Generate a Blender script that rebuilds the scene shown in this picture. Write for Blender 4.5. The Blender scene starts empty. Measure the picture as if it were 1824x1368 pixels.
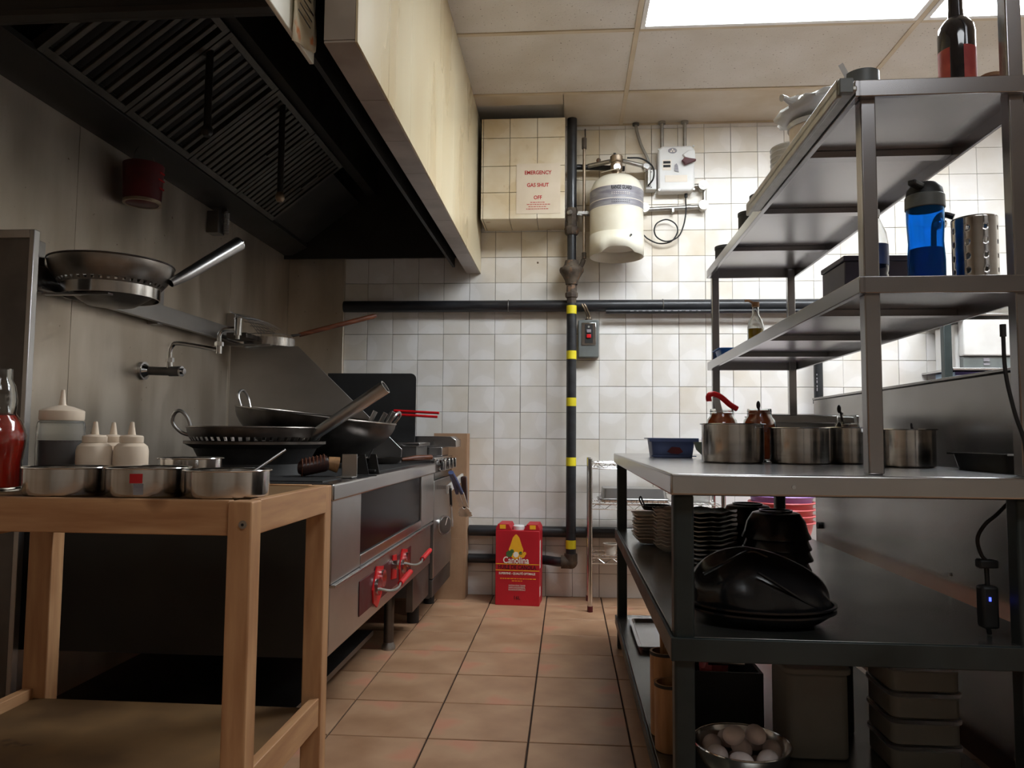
import bpy, bmesh, math, random
from mathutils import Vector, Matrix
random.seed(7)
S = bpy.context.scene
COL = S.collection
PI = math.pi

# ---------------------------------------------------------------- camera, world, exposure
cam_d = bpy.data.cameras.new('camera')
cam = bpy.data.objects.new('camera', cam_d); COL.objects.link(cam); S.camera = cam
FPX, YAW, PIT, ROL = 1336.3, .0742, .0687, .0084
cam_d.sensor_fit = 'HORIZONTAL'; cam_d.sensor_width = 36.0; cam_d.lens = FPX * 36 / 1824
cam_d.clip_start = .02
_F = Vector((-math.sin(YAW) * math.cos(PIT), math.cos(YAW) * math.cos(PIT), math.sin(PIT)))
_R = _F.cross(Vector((0, 0, 1))).normalized(); _U = _R.cross(_F)
_R2 = _R * math.cos(ROL) + _U * math.sin(ROL); _U2 = _U * math.cos(ROL) - _R * math.sin(ROL)
cam.matrix_world = Matrix(((_R2.x, _U2.x, -_F.x, 0), (_R2.y, _U2.y, -_F.y, 0), (_R2.z, _U2.z, -_F.z, .925), (0, 0, 0, 1)))
w = bpy.data.worlds.new('world'); S.world = w; w.use_nodes = True
w.node_tree.nodes['Background'].inputs[0].default_value = (.02, .022, .025, 1)
w.node_tree.nodes['Background'].inputs[1].default_value = 1
LIGHT = 28.5            # ceiling troffers over the prep table
LIGHT_FILL = 8.5        # dimmer fill panel added out of view to light the front faces
vs = S.view_settings
vs.view_transform = 'Standard'; vs.look = 'None'; vs.gamma = 1; vs.exposure = 0.0; vs.use_curve_mapping = False

# ---------------------------------------------------------------- materials
def srgb(r, g, b):
    f = lambda c: (c / 255 / 12.92) if c / 255 <= .04045 else ((c / 255 + .055) / 1.055) ** 2.4
    return (f(r), f(g), f(b))
def M(name, c1, c2=None, scale=6, stretch=(1, 1, 1), rough=.5, rough2=None, metal=0, bump=0, bscale=None, trans=0, coat=0,
      emit=0, ior=1.45, lo=.35, hi=.65, detail=4, c3=None, s3=30, t3=.62, alpha=1):
    m = bpy.data.materials.new(name); m.use_nodes = True
    nt = m.node_tree; N = nt.nodes; L = nt.links
    b = N['Principled BSDF']
    tc = N.new('ShaderNodeTexCoord'); mp = N.new('ShaderNodeMapping'); mp.inputs['Scale'].default_value = stretch
    L.new(tc.outputs['Object'], mp.inputs[0])
    no = N.new('ShaderNodeTexNoise'); no.inputs['Scale'].default_value = scale; no.inputs['Detail'].default_value = detail
    L.new(mp.outputs[0], no.inputs['Vector'])
    rp = N.new('ShaderNodeValToRGB'); rp.color_ramp.elements[0].position = lo; rp.color_ramp.elements[1].position = hi
    c2 = c2 or tuple(x * .8 for x in c1)
    rp.color_ramp.elements[0].color = (*c2, 1); rp.color_ramp.elements[1].color = (*c1, 1)
    L.new(no.outputs['Fac'], rp.inputs[0])
    out = rp.outputs[0]
    if c3:
        n3 = N.new('ShaderNodeTexNoise'); n3.inputs['Scale'].default_value = s3; n3.inputs['Detail'].default_value = 3
        L.new(tc.outputs['Object'], n3.inputs['Vector'])
        r3 = N.new('ShaderNodeValToRGB'); r3.color_ramp.elements[0].position = t3; r3.color_ramp.elements[1].position = t3 + .06
        L.new(n3.outputs['Fac'], r3.inputs[0])
        mx = N.new('ShaderNodeMix'); mx.data_type = 'RGBA'
        L.new(r3.outputs[0], mx.inputs[0]); L.new(out, mx.inputs[6]); mx.inputs[7].default_value = (*c3, 1)
        out = mx.outputs[2]
    L.new(out, b.inputs['Base Color'])
    if rough2 is not None:
        mr = N.new('ShaderNodeMapRange'); mr.inputs[1].default_value = .3; mr.inputs[2].default_value = .7
        mr.inputs[3].default_value = rough; mr.inputs[4].default_value = rough2
        L.new(no.outputs['Fac'], mr.inputs[0]); L.new(mr.outputs[0], b.inputs['Roughness'])
    else: b.inputs['Roughness'].default_value = rough
    b.inputs['Metallic'].default_value = metal
    b.inputs['IOR'].default_value = ior
    b.inputs['Transmission Weight'].default_value = trans
    b.inputs['Coat Weight'].default_value = coat
    b.inputs['Alpha'].default_value = alpha
    if bump:
        n2 = no
        if bscale:
            n2 = N.new('ShaderNodeTexNoise'); n2.inputs['Scale'].default_value = bscale; n2.inputs['Detail'].default_value = 2
            L.new(mp.outputs[0], n2.inputs['Vector'])
        bp = N.new('ShaderNodeBump'); bp.inputs['Strength'].default_value = bump; bp.inputs['Distance'].default_value = .005
        L.new(n2.outputs['Fac'], bp.inputs['Height']); L.new(bp.outputs[0], b.inputs['Normal'])
    if emit:
        b.inputs['Emission Color'].default_value = (*c1, 1); b.inputs['Emission Strength'].default_value = emit
    return m
m_tile = M('wall_tile', srgb(230, 227, 224), srgb(216, 210, 200), 3.5, rough=.16, rough2=.3, c3=srgb(170, 140, 95), s3=5, t3=.70)
m_tile_cream = M('wall_tile_greasy', srgb(224, 213, 190), srgb(204, 182, 144), 4, rough=.2, rough2=.4, c3=srgb(168, 126, 80), s3=7, t3=.70)
m_grout = M('grout', srgb(150, 140, 126), srgb(112, 100, 86), 8, rough=.9)
m_frp = M('bulkhead_board', srgb(208, 196, 166), srgb(196, 176, 138), 2, (1, 1, .3), rough=.22, rough2=.35)
m_btile = M('bulkhead_tile', srgb(176, 166, 156), srgb(148, 136, 126), 5, rough=.3)
m_floor = M('floor_tile', srgb(190, 152, 120), srgb(164, 124, 94), 5, rough=.34, rough2=.5, bump=.06, c3=srgb(196, 140, 112), s3=2.5, t3=.6)
m_fgrout = M('floor_grout', srgb(66, 46, 34), srgb(40, 28, 22), 9, rough=.95)
m_ceil = M('ceiling_tile', srgb(208, 202, 194), srgb(196, 188, 176), 3, rough=.95, c3=srgb(96, 84, 70), s3=95, t3=.66, bump=.2, bscale=90)
m_ceil_s = M('ceiling_tile_smooth', srgb(200, 190, 176), srgb(182, 166, 142), 3, rough=.8)
m_tbar = M('ceiling_bar', srgb(196, 180, 155), srgb(178, 160, 132), 4, rough=.5)
m_plain = M('painted_wall', srgb(196, 190, 180), srgb(180, 172, 160), 2, rough=.7)
m_steel = M('brushed_steel', (.52, .51, .50), (.46, .45, .44), 5, (1, 1, 1.6), rough=.33, metal=1)
m_steel_s = M('shelf_steel', (.40, .39, .395), (.35, .34, .345), 4, rough=.25, metal=1)
m_steel_f = M('fridge_steel', (.36, .345, .33), (.28, .265, .25), 3, (1, 1, 1.5), rough=.27, metal=1)
m_steel_h = M('brushed_steel_flat', (.54, .53, .53), (.48, .47, .47), 5, (1, 1, 1), rough=.24, metal=1)
m_steel_w = M('greasy_steel', (.72, .64, .54), (.58, .50, .40), 3, (2.5, 2.5, .7), rough=.36, rough2=.5, metal=.9, c3=(.24, .16, .09), s3=42, t3=.71)
m_steel_d = M('dark_steel', (.20, .19, .18), (.13, .12, .115), 6, rough=.38, rough2=.55, metal=1)
m_chrome = M('chrome', (.72, .72, .72), (.62, .62, .62), 6, rough=.08, rough2=.16, metal=1)
m_pot = M('polished_steel', (.62, .60, .58), (.54, .52, .50), 6, (1, 1, 8), rough=.13, rough2=.2, metal=1)
m_wok = M('carbon_steel', (.16, .14, .125), (.06, .052, .046), 9, rough=.32, rough2=.5, metal=1)
m_wokl = M('worn_carbon_steel', (.36, .33, .30), (.2, .175, .15), 9, rough=.3, rough2=.45, metal=1)
m_iron = M('cast_iron', (.022, .022, .022), (.012, .012, .012), 30, rough=.6, bump=.2)
m_black = M('black_gloss', (.012, .012, .013), (.008, .008, .009), 6, rough=.16, rough2=.26)
m_blackm = M('black_matt', (.02, .02, .02), (.012, .012, .012), 8, rough=.55)
m_hood = M('sooted_hood', (.03, .029, .025), (.016, .015, .013), 5, rough=.45, rough2=.7, metal=.2)
m_filter = M('filter_steel', (.13, .125, .11), (.07, .065, .055), 8, rough=.4, rough2=.6, metal=.9)
m_pipe = M('black_pipe', (.020, .021, .024), (.012, .012, .014), 12, (1, 1, 3), rough=.35, rough2=.5, coat=.2)
m_rust = M('rusty_iron', (.11, .085, .06), (.05, .035, .026), 22, rough=.75, bump=.5, bscale=40, c3=(.16, .09, .05), s3=25, t3=.6)
m_yellow = M('yellow_tape', srgb(228, 210, 40), srgb(205, 190, 30), 8, rough=.5)
m_galv = M('galvanised', (.46, .45, .42), (.36, .34, .31), 25, rough=.35, rough2=.5, metal=1)
m_brass = M('aged_brass', (.42, .34, .25), (.28, .21, .15), 20, rough=.4, rough2=.6, metal=1)
m_cream = M('cream_enamel', srgb(232, 228, 212), srgb(216, 208, 186), 5, rough=.3, coat=.3)
m_label = M('label_grey', srgb(150, 148, 150), srgb(118, 114, 122), 10, (1, 1, 5), rough=.4)
m_white = M('white_plastic', srgb(226, 226, 224), srgb(210, 208, 204), 5, rough=.4)
m_paper = M('paper', srgb(224, 210, 190), srgb(208, 192, 168), 4, rough=.85)
m_oldpaper = M('old_paper', srgb(200, 188, 160), srgb(170, 152, 120), 6, rough=.9, c3=srgb(196, 120, 70), s3=12, t3=.62)
m_redtxt = M('red_print', srgb(186, 30, 34), srgb(170, 24, 28), 6, rough=.7)
m_black_p = M('black_print', (.02, .02, .02), (.015, .015, .015), 6, rough=.7)
m_darkred_p = M('dark_red_print', srgb(90, 12, 16), srgb(80, 8, 14), 6, rough=.7)
m_white_p = M('white_print', srgb(238, 228, 214), srgb(228, 218, 204), 6, rough=.7)
m_yel_p = M('yellow_print', srgb(240, 180, 34), srgb(226, 160, 24), 6, rough=.7)
m_green_p = M('green_print', srgb(78, 112, 58), srgb(58, 90, 44), 14, rough=.7)
m_boxred = M('red_carton', srgb(190, 26, 40), srgb(172, 20, 34), 4, rough=.5)
m_card = M('cardboard', srgb(172, 138, 108), srgb(146, 112, 84), 5, rough=.9)
m_greybox = M('grey_enamel', srgb(112, 116, 114), srgb(92, 96, 94), 8, rough=.4)
m_red = M('red_plastic', srgb(214, 26, 32), srgb(190, 18, 26), 6, rough=.35)
m_redtin = M('maroon_tin', srgb(96, 22, 28), srgb(66, 14, 18), 9, rough=.4, rough2=.6)
def wood(name, st, a=(206, 162, 118), b=(166, 118, 80)):
    return M(name, srgb(*a), srgb(*b), 5, st, rough=.42, rough2=.6, detail=6, bump=.08, lo=.25, hi=.75, c3=srgb(136, 92, 58), s3=4, t3=.64)
m_wx = wood('birch_x', (1, 9, 9)); m_wy = wood('birch_y', (9, 1, 9)); m_wz = wood('birch_z', (9, 9, 1))
m_board = M('stained_board', srgb(126, 94, 56), srgb(82, 58, 32), 3.5, rough=.6, rough2=.8, c3=srgb(54, 34, 20), s3=9, t3=.67)
m_handle = M('wood_handle', srgb(122, 68, 40), srgb(82, 42, 22), 8, (1, 1, 6), rough=.45)
m_bamboo = M('bamboo', srgb(176, 134, 92), srgb(140, 100, 64), 8, (4, 4, .6), rough=.45)
m_green = M('green_steel_paint', srgb(58, 66, 66), srgb(42, 50, 50), 7, rough=.4, rough2=.55, metal=.3)
m_shelf = M('worn_green_shelf', srgb(140, 140, 136), srgb(110, 112, 108), 5, rough=.25, metal=.85)
m_glass = M('clear_glass', (.93, .95, .94), (.9, .92, .91), 3, rough=.02, trans=1, ior=1.45)
m_pet = M('clear_plastic', (.92, .94, .95), (.88, .9, .92), 3, rough=.08, trans=1, ior=1.3)
m_frost = M('frosted_plastic', (.86, .87, .86), (.82, .83, .82), 3, rough=.22, trans=.95, ior=1.2)
m_tub = M('cloudy_tub', (.34, .33, .29), (.26, .25, .22), 4, rough=.4, trans=.25, ior=1.3)
m_blue = M('blue_tritan', srgb(70, 170, 240), srgb(60, 155, 232), 3, rough=.06, trans=.92, ior=1.2)
m_bluew = M('blue_water', srgb(10, 52, 160), srgb(8, 44, 150), 3, rough=.08, trans=.35, ior=1.33)
m_sauce = M('dark_sauce', srgb(58, 34, 30), srgb(42, 24, 22), 5, rough=.3)
m_redsauce = M('red_sauce', srgb(190, 34, 14), srgb(164, 22, 10), 5, rough=.2, coat=.5)
m_chilli = M('chilli_oil', srgb(214, 100, 46), srgb(150, 58, 24), 26, rough=.25, coat=.5)
m_ivory = M('ivory_plastic', srgb(240, 224, 204), srgb(228, 208, 184), 5, rough=.4)
m_navy = M('navy_plastic', srgb(84, 100, 144), srgb(70, 84, 126), 5, rough=.4)
m_pink = M('pink_plastic', srgb(222, 110, 112), srgb(205, 92, 96), 5, rough=.4)
m_lilac = M('lilac_plastic', srgb(190, 150, 220), srgb(176, 134, 208), 5, rough=.4)
m_melamine = M('white_melamine', srgb(206, 196, 184), srgb(188, 176, 162), 5, rough=.3)
m_greenbowl = M('grey_green_bowl', srgb(122, 132, 118), srgb(100, 110, 98), 5, rough=.35)
m_egg = M('egg_shell', srgb(240, 226, 222), srgb(228, 212, 206), 8, rough=.45)
m_violetbox = M('slate_box', srgb(92, 88, 104), srgb(80, 76, 92), 4, rough=.4)
m_bottle = M('dark_bottle', (.020, .018, .02), (.012, .011, .012), 5, rough=.08, coat=.6)
m_orange = M('orange_label', srgb(196, 92, 70), srgb(150, 50, 48), 12, rough=.6)
m_oil = M('yellow_oil', srgb(196, 160, 40), srgb(180, 140, 26), 4, rough=.1, trans=.4)
m_rubber = M('black_rubber', (.015, .015, .015), (.01, .01, .01), 9, rough=.6)
m_led = M('blue_led', (.05, .08, 1), (.05, .08, 1), 2, rough=.3, emit=4)
m_diff = M('light_diffuser', (.90, .955, 1.0), (.90, .955, 1.0), 2, rough=.6, emit=LIGHT)
m_diff_fill = M('fill_light_diffuser', (.93, .97, 1.0), (.93, .97, 1.0), 2, rough=.6, emit=LIGHT_FILL)
m_bluelabel = M('pale_blue_label', srgb(160, 184, 205), srgb(146, 172, 196), 4, rough=.6)
m_purple_p = M('purple_print', srgb(60, 52, 110), srgb(52, 44, 100), 4, rough=.6)
m_foodmix = M('spice_mix', srgb(140, 110, 84), srgb(60, 44, 34), 60, rough=.5)
m_bar = M('satin_bar', (.78, .76, .71), (.7, .68, .63), 6, rough=.4, metal=.55)
m_smoke = M('smoked_glass', (.014, .011, .012), (.010, .008, .009), 3, rough=.16, ior=1.1)

# ---------------------------------------------------------------- mesh builder
ORG = {}
def V(*a): return Vector(a)
class MB:
    def __init__(s): s.v = []; s.f = []
    def add(s, vs_, fs):
        o = len(s.v); s.v += [Vector(p) for p in vs_]; s.f += [tuple(i + o for i in f) for f in fs]; return s
    def box(s, x0, x1, y0, y1, z0, z1):
        return s.add([(x0, y0, z0), (x1, y0, z0), (x1, y1, z0), (x0, y1, z0), (x0, y0, z1), (x1, y0, z1), (x1, y1, z1), (x0, y1, z1)],
                     [(0, 3, 2, 1), (4, 5, 6, 7), (0, 1, 5, 4), (1, 2, 6, 5), (2, 3, 7, 6), (3, 0, 4, 7)])
    def bar(s, p0, p1, w, t, up=(0, 0, 1)):
        """rectangular bar from p0 to p1: w across, t along 'up'"""
        p0, p1 = Vector(p0), Vector(p1); d = (p1 - p0).normalized(); up = Vector(up)
        a = d.cross(up)
        if a.length < 1e-4: a = d.cross(Vector((1, 0, 0)))
        a.normalize(); b = a.cross(d).normalized(); a = a * w / 2; b = b * t / 2
        return s.add([p0 - a - b, p0 + a - b, p0 + a + b, p0 - a + b, p1 - a - b, p1 + a - b, p1 + a + b, p1 - a + b],
                     [(0, 3, 2, 1), (4, 5, 6, 7), (0, 1, 5, 4), (1, 2, 6, 5), (2, 3, 7, 6), (3, 0, 4, 7)])
    def cyl(s, p0, p1, r, r1=None, n=20, caps=True):
        return s.tube([p0, p1], r, n, caps, r1)
    def tube(s, pts, r, n=10, caps=True, r1=None):
        pts = [Vector(p) for p in pts]; k = len(pts); o = len(s.v)
        rs = r if isinstance(r, (list, tuple)) else [r + ((r1 if r1 is not None else r) - r) * i / (k - 1) for i in range(k)]
        T = []
        for i in range(k):
            a = pts[max(i - 1, 0)]; b = pts[min(i + 1, k - 1)]; T.append((b - a).normalized())
        up = Vector((0, 0, 1)) if abs(T[0].z) < .9 else Vector((1, 0, 0))
        a = T[0].cross(up).normalized()
        for i in range(k):
            a = (a - T[i] * a.dot(T[i])).normalized(); b = T[i].cross(a)
            for j in range(n):
                t = 2 * PI * j / n; s.v.append(pts[i] + (a * math.cos(t) + b * math.sin(t)) * rs[i])
        for i in range(k - 1):
            for j in range(n):
                j2 = (j + 1) % n
                s.f.append((o + i * n + j, o + i * n + j2, o + (i + 1) * n + j2, o + (i + 1) * n + j))
        if caps:
            s.f.append(tuple(o + j for j in range(n))[::-1]); s.f.append(tuple(o + (k - 1) * n + j for j in range(n)))
        return s
    def lathe(s, prof, c=(0, 0, 0), n=32, sx=1, sy=1):
        """profile (r,z) from one end to the other around the vertical through c; r=0 closes"""
        c = Vector(c); o = len(s.v); idx = []
        for r, z in prof:
            if r < 1e-6: idx.append([len(s.v)]); s.v.append(c + Vector((0, 0, z)))
            else:
                row = []
                for j in range(n):
                    t = 2 * PI * j / n; row.append(len(s.v)); s.v.append(c + Vector((r * math.cos(t) * sx, r * math.sin(t) * sy, z)))
                idx.append(row)
        for A, B in zip(idx, idx[1:]):
            for j in range(n):
                j2 = (j + 1) % n
                if len(A) == 1 and len(B) == 1: continue
                if len(A) == 1: s.f.append((A[0], B[j2], B[j]))
                elif len(B) == 1: s.f.append((A[j], A[j2], B[0]))
                else: s.f.append((A[j], A[j2], B[j2], B[j]))
        return s
    def prism(s, poly, ax, a0, a1):
        """extrude a 2-D polygon along axis ax ('x','y','z')"""
        def p3(u, v, a): return {'x': (a, u, v), 'y': (u, a, v), 'z': (u, v, a)}[ax]
        n = len(poly); o = len(s.v)
        s.v += [Vector(p3(u, v, a0)) for u, v in poly] + [Vector(p3(u, v, a1)) for u, v in poly]
        s.f.append(tuple(o + i for i in range(n))[::-1]); s.f.append(tuple(o + n + i for i in range(n)))
        for i in range(n):
            j = (i + 1) % n; s.f.append((o + i, o + j, o + n + j, o + n + i))
        return s
    def sphere(s, c, r, n=16, k=10, sc=(1, 1, 1)):
        pr = [(r * math.sin(PI * i / k), -r * math.cos(PI * i / k)) for i in range(k + 1)]; pr[0] = (0, -r); pr[-1] = (0, r)
        o = len(s.v); s.lathe(pr, (0, 0, 0), n)
        for i in range(o, len(s.v)): q = s.v[i]; s.v[i] = Vector((q.x * sc[0], q.y * sc[1], q.z * sc[2])) + Vector(c)
        return s
    def xf(s, m, frm=0):
        for i in range(frm, len(s.v)): s.v[i] = m @ s.v[i]
        return s
    def build(s, name, mat, parent=None, origin=None, bevel=0, seg=2, smooth=True, ang=35):
        if parent is not None: o = ORG[parent.name]
        else: o = Vector(origin) if origin is not None else Vector((0, 0, 0))
        me = bpy.data.meshes.new(name)
        me.from_pydata([p - o for p in s.v], [], s.f); me.validate()
        bm = bmesh.new(); bm.from_mesh(me); bmesh.ops.recalc_face_normals(bm, faces=bm.faces); bm.to_mesh(me); bm.free()
        if smooth: me.shade_smooth(); me.set_sharp_from_angle(angle=math.radians(ang))
        me.materials.append(mat)
        ob = bpy.data.objects.new(name, me); COL.objects.link(ob)
        if parent is not None: ob.parent = parent
        else: ob.location = o
        ORG[ob.name] = o
        if bevel:
            bv = ob.modifiers.new('bevel', 'BEVEL'); bv.width = bevel; bv.segments = seg; bv.limit_method = 'ANGLE'; bv.angle_limit = math.radians(40)
        return ob
def tag(o, label, cat, group=None, kind=None):
    o['label'] = label; o['category'] = cat
    if group: o['group'] = group
    if kind: o['kind'] = kind
    return o
def thing(name, label, cat, loc=(0, 0, 0), group=None, local=False, rot=None):
    o = bpy.data.objects.new(name, None); COL.objects.link(o); o.location = loc; o.empty_display_size = .05
    ORG[o.name] = Vector((0, 0, 0)) if local else Vector(loc)
    if rot is not None: o.rotation_euler = rot
    return tag(o, label, cat, group)
def copy_tree(o, loc=None, rot=None, label=None, parent=None):
    c = o.copy(); COL.objects.link(c); c.parent = parent; ORG[c.name] = ORG[o.name]
    if loc is not None: c.location = loc
    if rot is not None: c.rotation_euler = rot
    if label: c['label'] = label
    for ch in list(o.children): copy_tree(ch, parent=c)
    return c
def struct(o): o['kind'] = 'structure'; return o
def text(s, size, mat, parent, M4, name='lettering', bend=None, bold=0, width=None, ext=.0004, align='CENTER'):
    """lettering lying in the local XY plane, carried by M4 to its place; bend = (radius) wraps it round a vertical cylinder"""
    cu = bpy.data.curves.new('txt', 'FONT'); cu.body = s; cu.size = size; cu.align_x = align; cu.align_y = 'CENTER'
    cu.extrude = ext; cu.offset = bold; cu.resolution_u = 3
    ob = bpy.data.objects.new('txt', cu); COL.objects.link(ob)
    dg = bpy.context.evaluated_depsgraph_get(); me = bpy.data.meshes.new_from_object(ob.evaluated_get(dg))
    bpy.data.objects.remove(ob); bpy.data.curves.remove(cu)
    xs = [v.co.x for v in me.vertices]; k = 1
    if width and xs: k = width / (max(xs) - min(xs))
    o = ORG[parent.name]
    for v in me.vertices:
        p = v.co.copy(); p.x *= k
        if bend: a = p.x / bend; p = Vector((math.sin(a) * (bend + p.z), p.y, math.cos(a) * (bend + p.z)))
        v.co = (M4 @ p) - o
    me.materials.clear(); me.materials.append(mat); me.name = name
    t = bpy.data.objects.new(name, me); COL.objects.link(t); t.parent = parent; ORG[t.name] = o
    return t
def face_front(x, y, z): return Matrix.Translation((x, y, z)) @ Matrix.Rotation(PI / 2, 4, 'X')      # text facing -Y
def smooth_path(pts, k=6):
    """Catmull-Rom through pts"""
    P = [Vector(p) for p in pts]; P = [P[0] * 2 - P[1]] + P + [P[-1] * 2 - P[-2]]; out = []
    for i in range(1, len(P) - 2):
        for j in range(k):
            t = j / k; a, b, c, d = P[i - 1:i + 3]
            out.append(.5 * ((2 * b) + (c - a) * t + (2 * a - 5 * b + 4 * c - d) * t * t + (3 * b - a - 3 * c + d) * t ** 3))
    out.append(P[-2]); return out
def arc(cx, cy, r, a0, a1, n): return [(cx + r * math.cos(a0 + (a1 - a0) * i / n), cy + r * math.sin(a0 + (a1 - a0) * i / n)) for i in range(n + 1)]
def rrect(x0, x1, y0, y1, r, n=4):
    return arc(x1 - r, y1 - r, r, 0, PI / 2, n) + arc(x0 + r, y1 - r, r, PI / 2, PI, n) + arc(x0 + r, y0 + r, r, PI, 1.5 * PI, n) + arc(x1 - r, y0 + r, r, 1.5 * PI, 2 * PI, n)

# ================================================================= ROOM
XL, XR, YF, YB, ZC = -1.69, 3.2, -2.4, 4.42, 2.79
# ---- floor
TF = .3096
fl = struct(MB().box(XL - .1, XR + .1, YF - .1, YB + .1, -.08, -.006).build('floor', m_fgrout))
def chamf_tile(w, h, t, c):
    """tile lying in XY, top at z=t, chamfer c"""
    a, b = w / 2, h / 2
    v = [(-a, -b, 0), (a, -b, 0), (a, b, 0), (-a, b, 0), (-a, -b, t - c), (a, -b, t - c), (a, b, t - c), (-a, b, t - c),
         (-a + c, -b + c, t), (a - c, -b + c, t), (a - c, b - c, t), (-a + c, b - c, t)]
    f = [(8, 9, 10, 11)] + [(i, (i + 1) % 4, 4 + (i + 1) % 4, 4 + i) for i in range(4)] + [(4 + i, 4 + (i + 1) % 4, 8 + (i + 1) % 4, 8 + i) for i in range(4)]
    return v, f
def tile_mesh(name, w, h, t, c, mat):
    me = bpy.data.meshes.new(name); v, f = chamf_tile(w, h, t, c); me.from_pydata(v, [], f); me.materials.append(mat); return me
ft = tile_mesh('floor_tile', TF - .006, TF - .006, .008, .0015, m_floor)
rest = MB()
for i in range(-4, 13):
    for j in range(-20, 3):
        x, y = -.7347 + (i + .5) * TF, 3.5753 + (j + .5) * TF
        if x - TF / 2 > XR or x + TF / 2 < XL - .05 or y - TF / 2 > YB: continue
        if -1.3 < x < 1.3 and y > 1.0 and y + TF / 2 < YB and x - TF / 2 > XL:
            o = bpy.data.objects.new('tile', ft); COL.objects.link(o); o.parent = fl
            o.location = (x, y, -.008 + random.uniform(-.0004, .0004)); o.rotation_euler.z = random.choice((0, PI / 2, PI, -PI / 2))
        else:
            v, f = chamf_tile(TF - .006, TF - .006, .008, .0015)
            rest.add([(min(max(a + x, XL), XR), min(max(b + y, YF), YB), c - .008) for a, b, c in v], f)
r = rest.build('tile', m_floor, fl, smooth=False); r['kind'] = 'stuff'
# ---- back wall and its tiles
TW = .1545; WX = -.588; WZ = .9075
wb = struct(MB().box(XL - .1, XR + .1, YB, YB + .1, -.08, ZC + .1).build('wall_back', m_grout))
wt = tile_mesh('wall_tile', TW - .0022, TW - .0022, .007, .0012, m_tile)
def lerp3(a, b, t): return tuple(p + (q - p) * t for p, q in zip(a, b))
wts = []
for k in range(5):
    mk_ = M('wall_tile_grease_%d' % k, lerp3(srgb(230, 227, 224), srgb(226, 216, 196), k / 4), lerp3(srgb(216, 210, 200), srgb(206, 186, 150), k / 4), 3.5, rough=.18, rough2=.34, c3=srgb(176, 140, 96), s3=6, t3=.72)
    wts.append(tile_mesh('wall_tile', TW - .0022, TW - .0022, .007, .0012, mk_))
def hidden(x, z):
    if x < -.52 and z > 1.9: return True
    if x < -.02 and z > 2.15: return True
    if x < -.68 and z < .80: return True
    if .85 < x < 1.5 and z < 1.05: return True
    return False
cells = []
for i in range(-8, 25):
    for j in range(-6, 13):
        x, z = WX + (i + .5) * TW, WZ + (j + .5) * TW
        if x - TW / 2 > XR or z - TW / 2 > ZC: continue
        if x - TW / 2 < XL: continue
        z0, z1 = max(z - TW / 2, .0), min(z + TW / 2, ZC)
        cells.append((x, z, i, j, z0, z1))
rank = sorted(cells, key=lambda c: (hidden(c[0], c[1]) or c[0] < -1.34 or c[4] <= 0.001 or c[5] >= ZC, abs(c[0] - .3)))
chosen = set((c[2], c[3]) for c in rank[:300] if not (c[4] <= .001 or c[5] >= ZC))
rest = MB()
for x, z, i, j, z0, z1 in cells:
    if (i, j) in chosen:
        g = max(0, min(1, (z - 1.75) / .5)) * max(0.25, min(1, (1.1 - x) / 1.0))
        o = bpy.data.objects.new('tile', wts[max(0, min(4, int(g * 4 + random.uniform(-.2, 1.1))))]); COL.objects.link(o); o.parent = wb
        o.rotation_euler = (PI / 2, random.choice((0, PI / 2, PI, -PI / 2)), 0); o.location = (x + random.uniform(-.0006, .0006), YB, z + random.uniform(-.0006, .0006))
    else:
        v, f = chamf_tile(TW - .0022, z1 - z0 - .0022, .007, .0012); zc = (z0 + z1) / 2
        rest.add([(a + x, YB - c, b + zc) for a, b, c in v], f)
r = rest.build('tile', m_tile, wb, smooth=False); r['kind'] = 'stuff'
# tiny screw holes / plugs in the tiles
tag(MB().cyl((-.18, YB - .0095, 1.955), (-.18, YB - .0068, 1.955), .006, n=12).cyl((-.18, YB - .0105, 1.955), (-.18, YB - .009, 1.955), .0035, n=10)
    .build('wall_plug', m_rust, origin=(-.18, YB, 1.955)), 'small round screw plug in the tiles left of the gas valve', 'screw plug')
# ---- other walls
wl = struct(MB().box(XL - .1, XL - .004, YF - .1, YB, -.08, ZC + .1).build('wall_left', m_plain))
for y0, y1 in ((-2.4, -.02), (-.02, 1.20), (1.20, 2.42), (2.42, 3.612), (3.612, 4.385)):
    MB().box(XL - .004, XL, y0 + .001, y1 - .001, .0, 2.75).build('steel_panel', m_steel_w, wl, bevel=.001)
struct(MB().box(XR, XR + .1, YF - .1, YB, -.08, ZC + .1).build('wall_right', m_plain))
struct(MB().box(XL, XR, YF - .1, YF, -.08, ZC + .1).build('wall_front', m_plain))
ret = struct(MB().box(XL, -1.345, YB - .035, YB - .008, 0, 1.99).build('wall_return', m_steel_w, bevel=.002))
# ---- ceiling: slab, grid bars, lay-in tiles
ce = struct(MB().box(XL - .1, XR + .1, YF - .1, YB + .1, ZC + .02, ZC + .1).build('ceiling', m_plain))
CX, CY = .312, 3.355          # grid node
gx = [CX + 1.245 * i for i in range(-2, 3)]; gy = [CY + .6235 * j for j in range(-9, 2)]
xs = [XL] + [x for x in gx if XL < x < XR] + [XR]; ys = [YF] + [y for y in gy if YF < y < YB] + [YB]
lights = []
for x in xs[1:-1]: MB().box(x - .012, x + .012, YF, YB, ZC - .006, ZC + .004).build('grid_bar', m_tbar, ce, bevel=.0015)
for y in ys[1:-1]:
    for a, b in zip(xs, xs[1:]): MB().box(a + .012, b - .012, y - .012, y + .012, ZC - .0055, ZC + .004).build('grid_bar', m_tbar, ce, bevel=.0015)
MB().box(.02, XR, YB - .02, YB - .001, ZC - .008, ZC + .004).build('edge_bar', m_tbar, ce)
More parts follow.
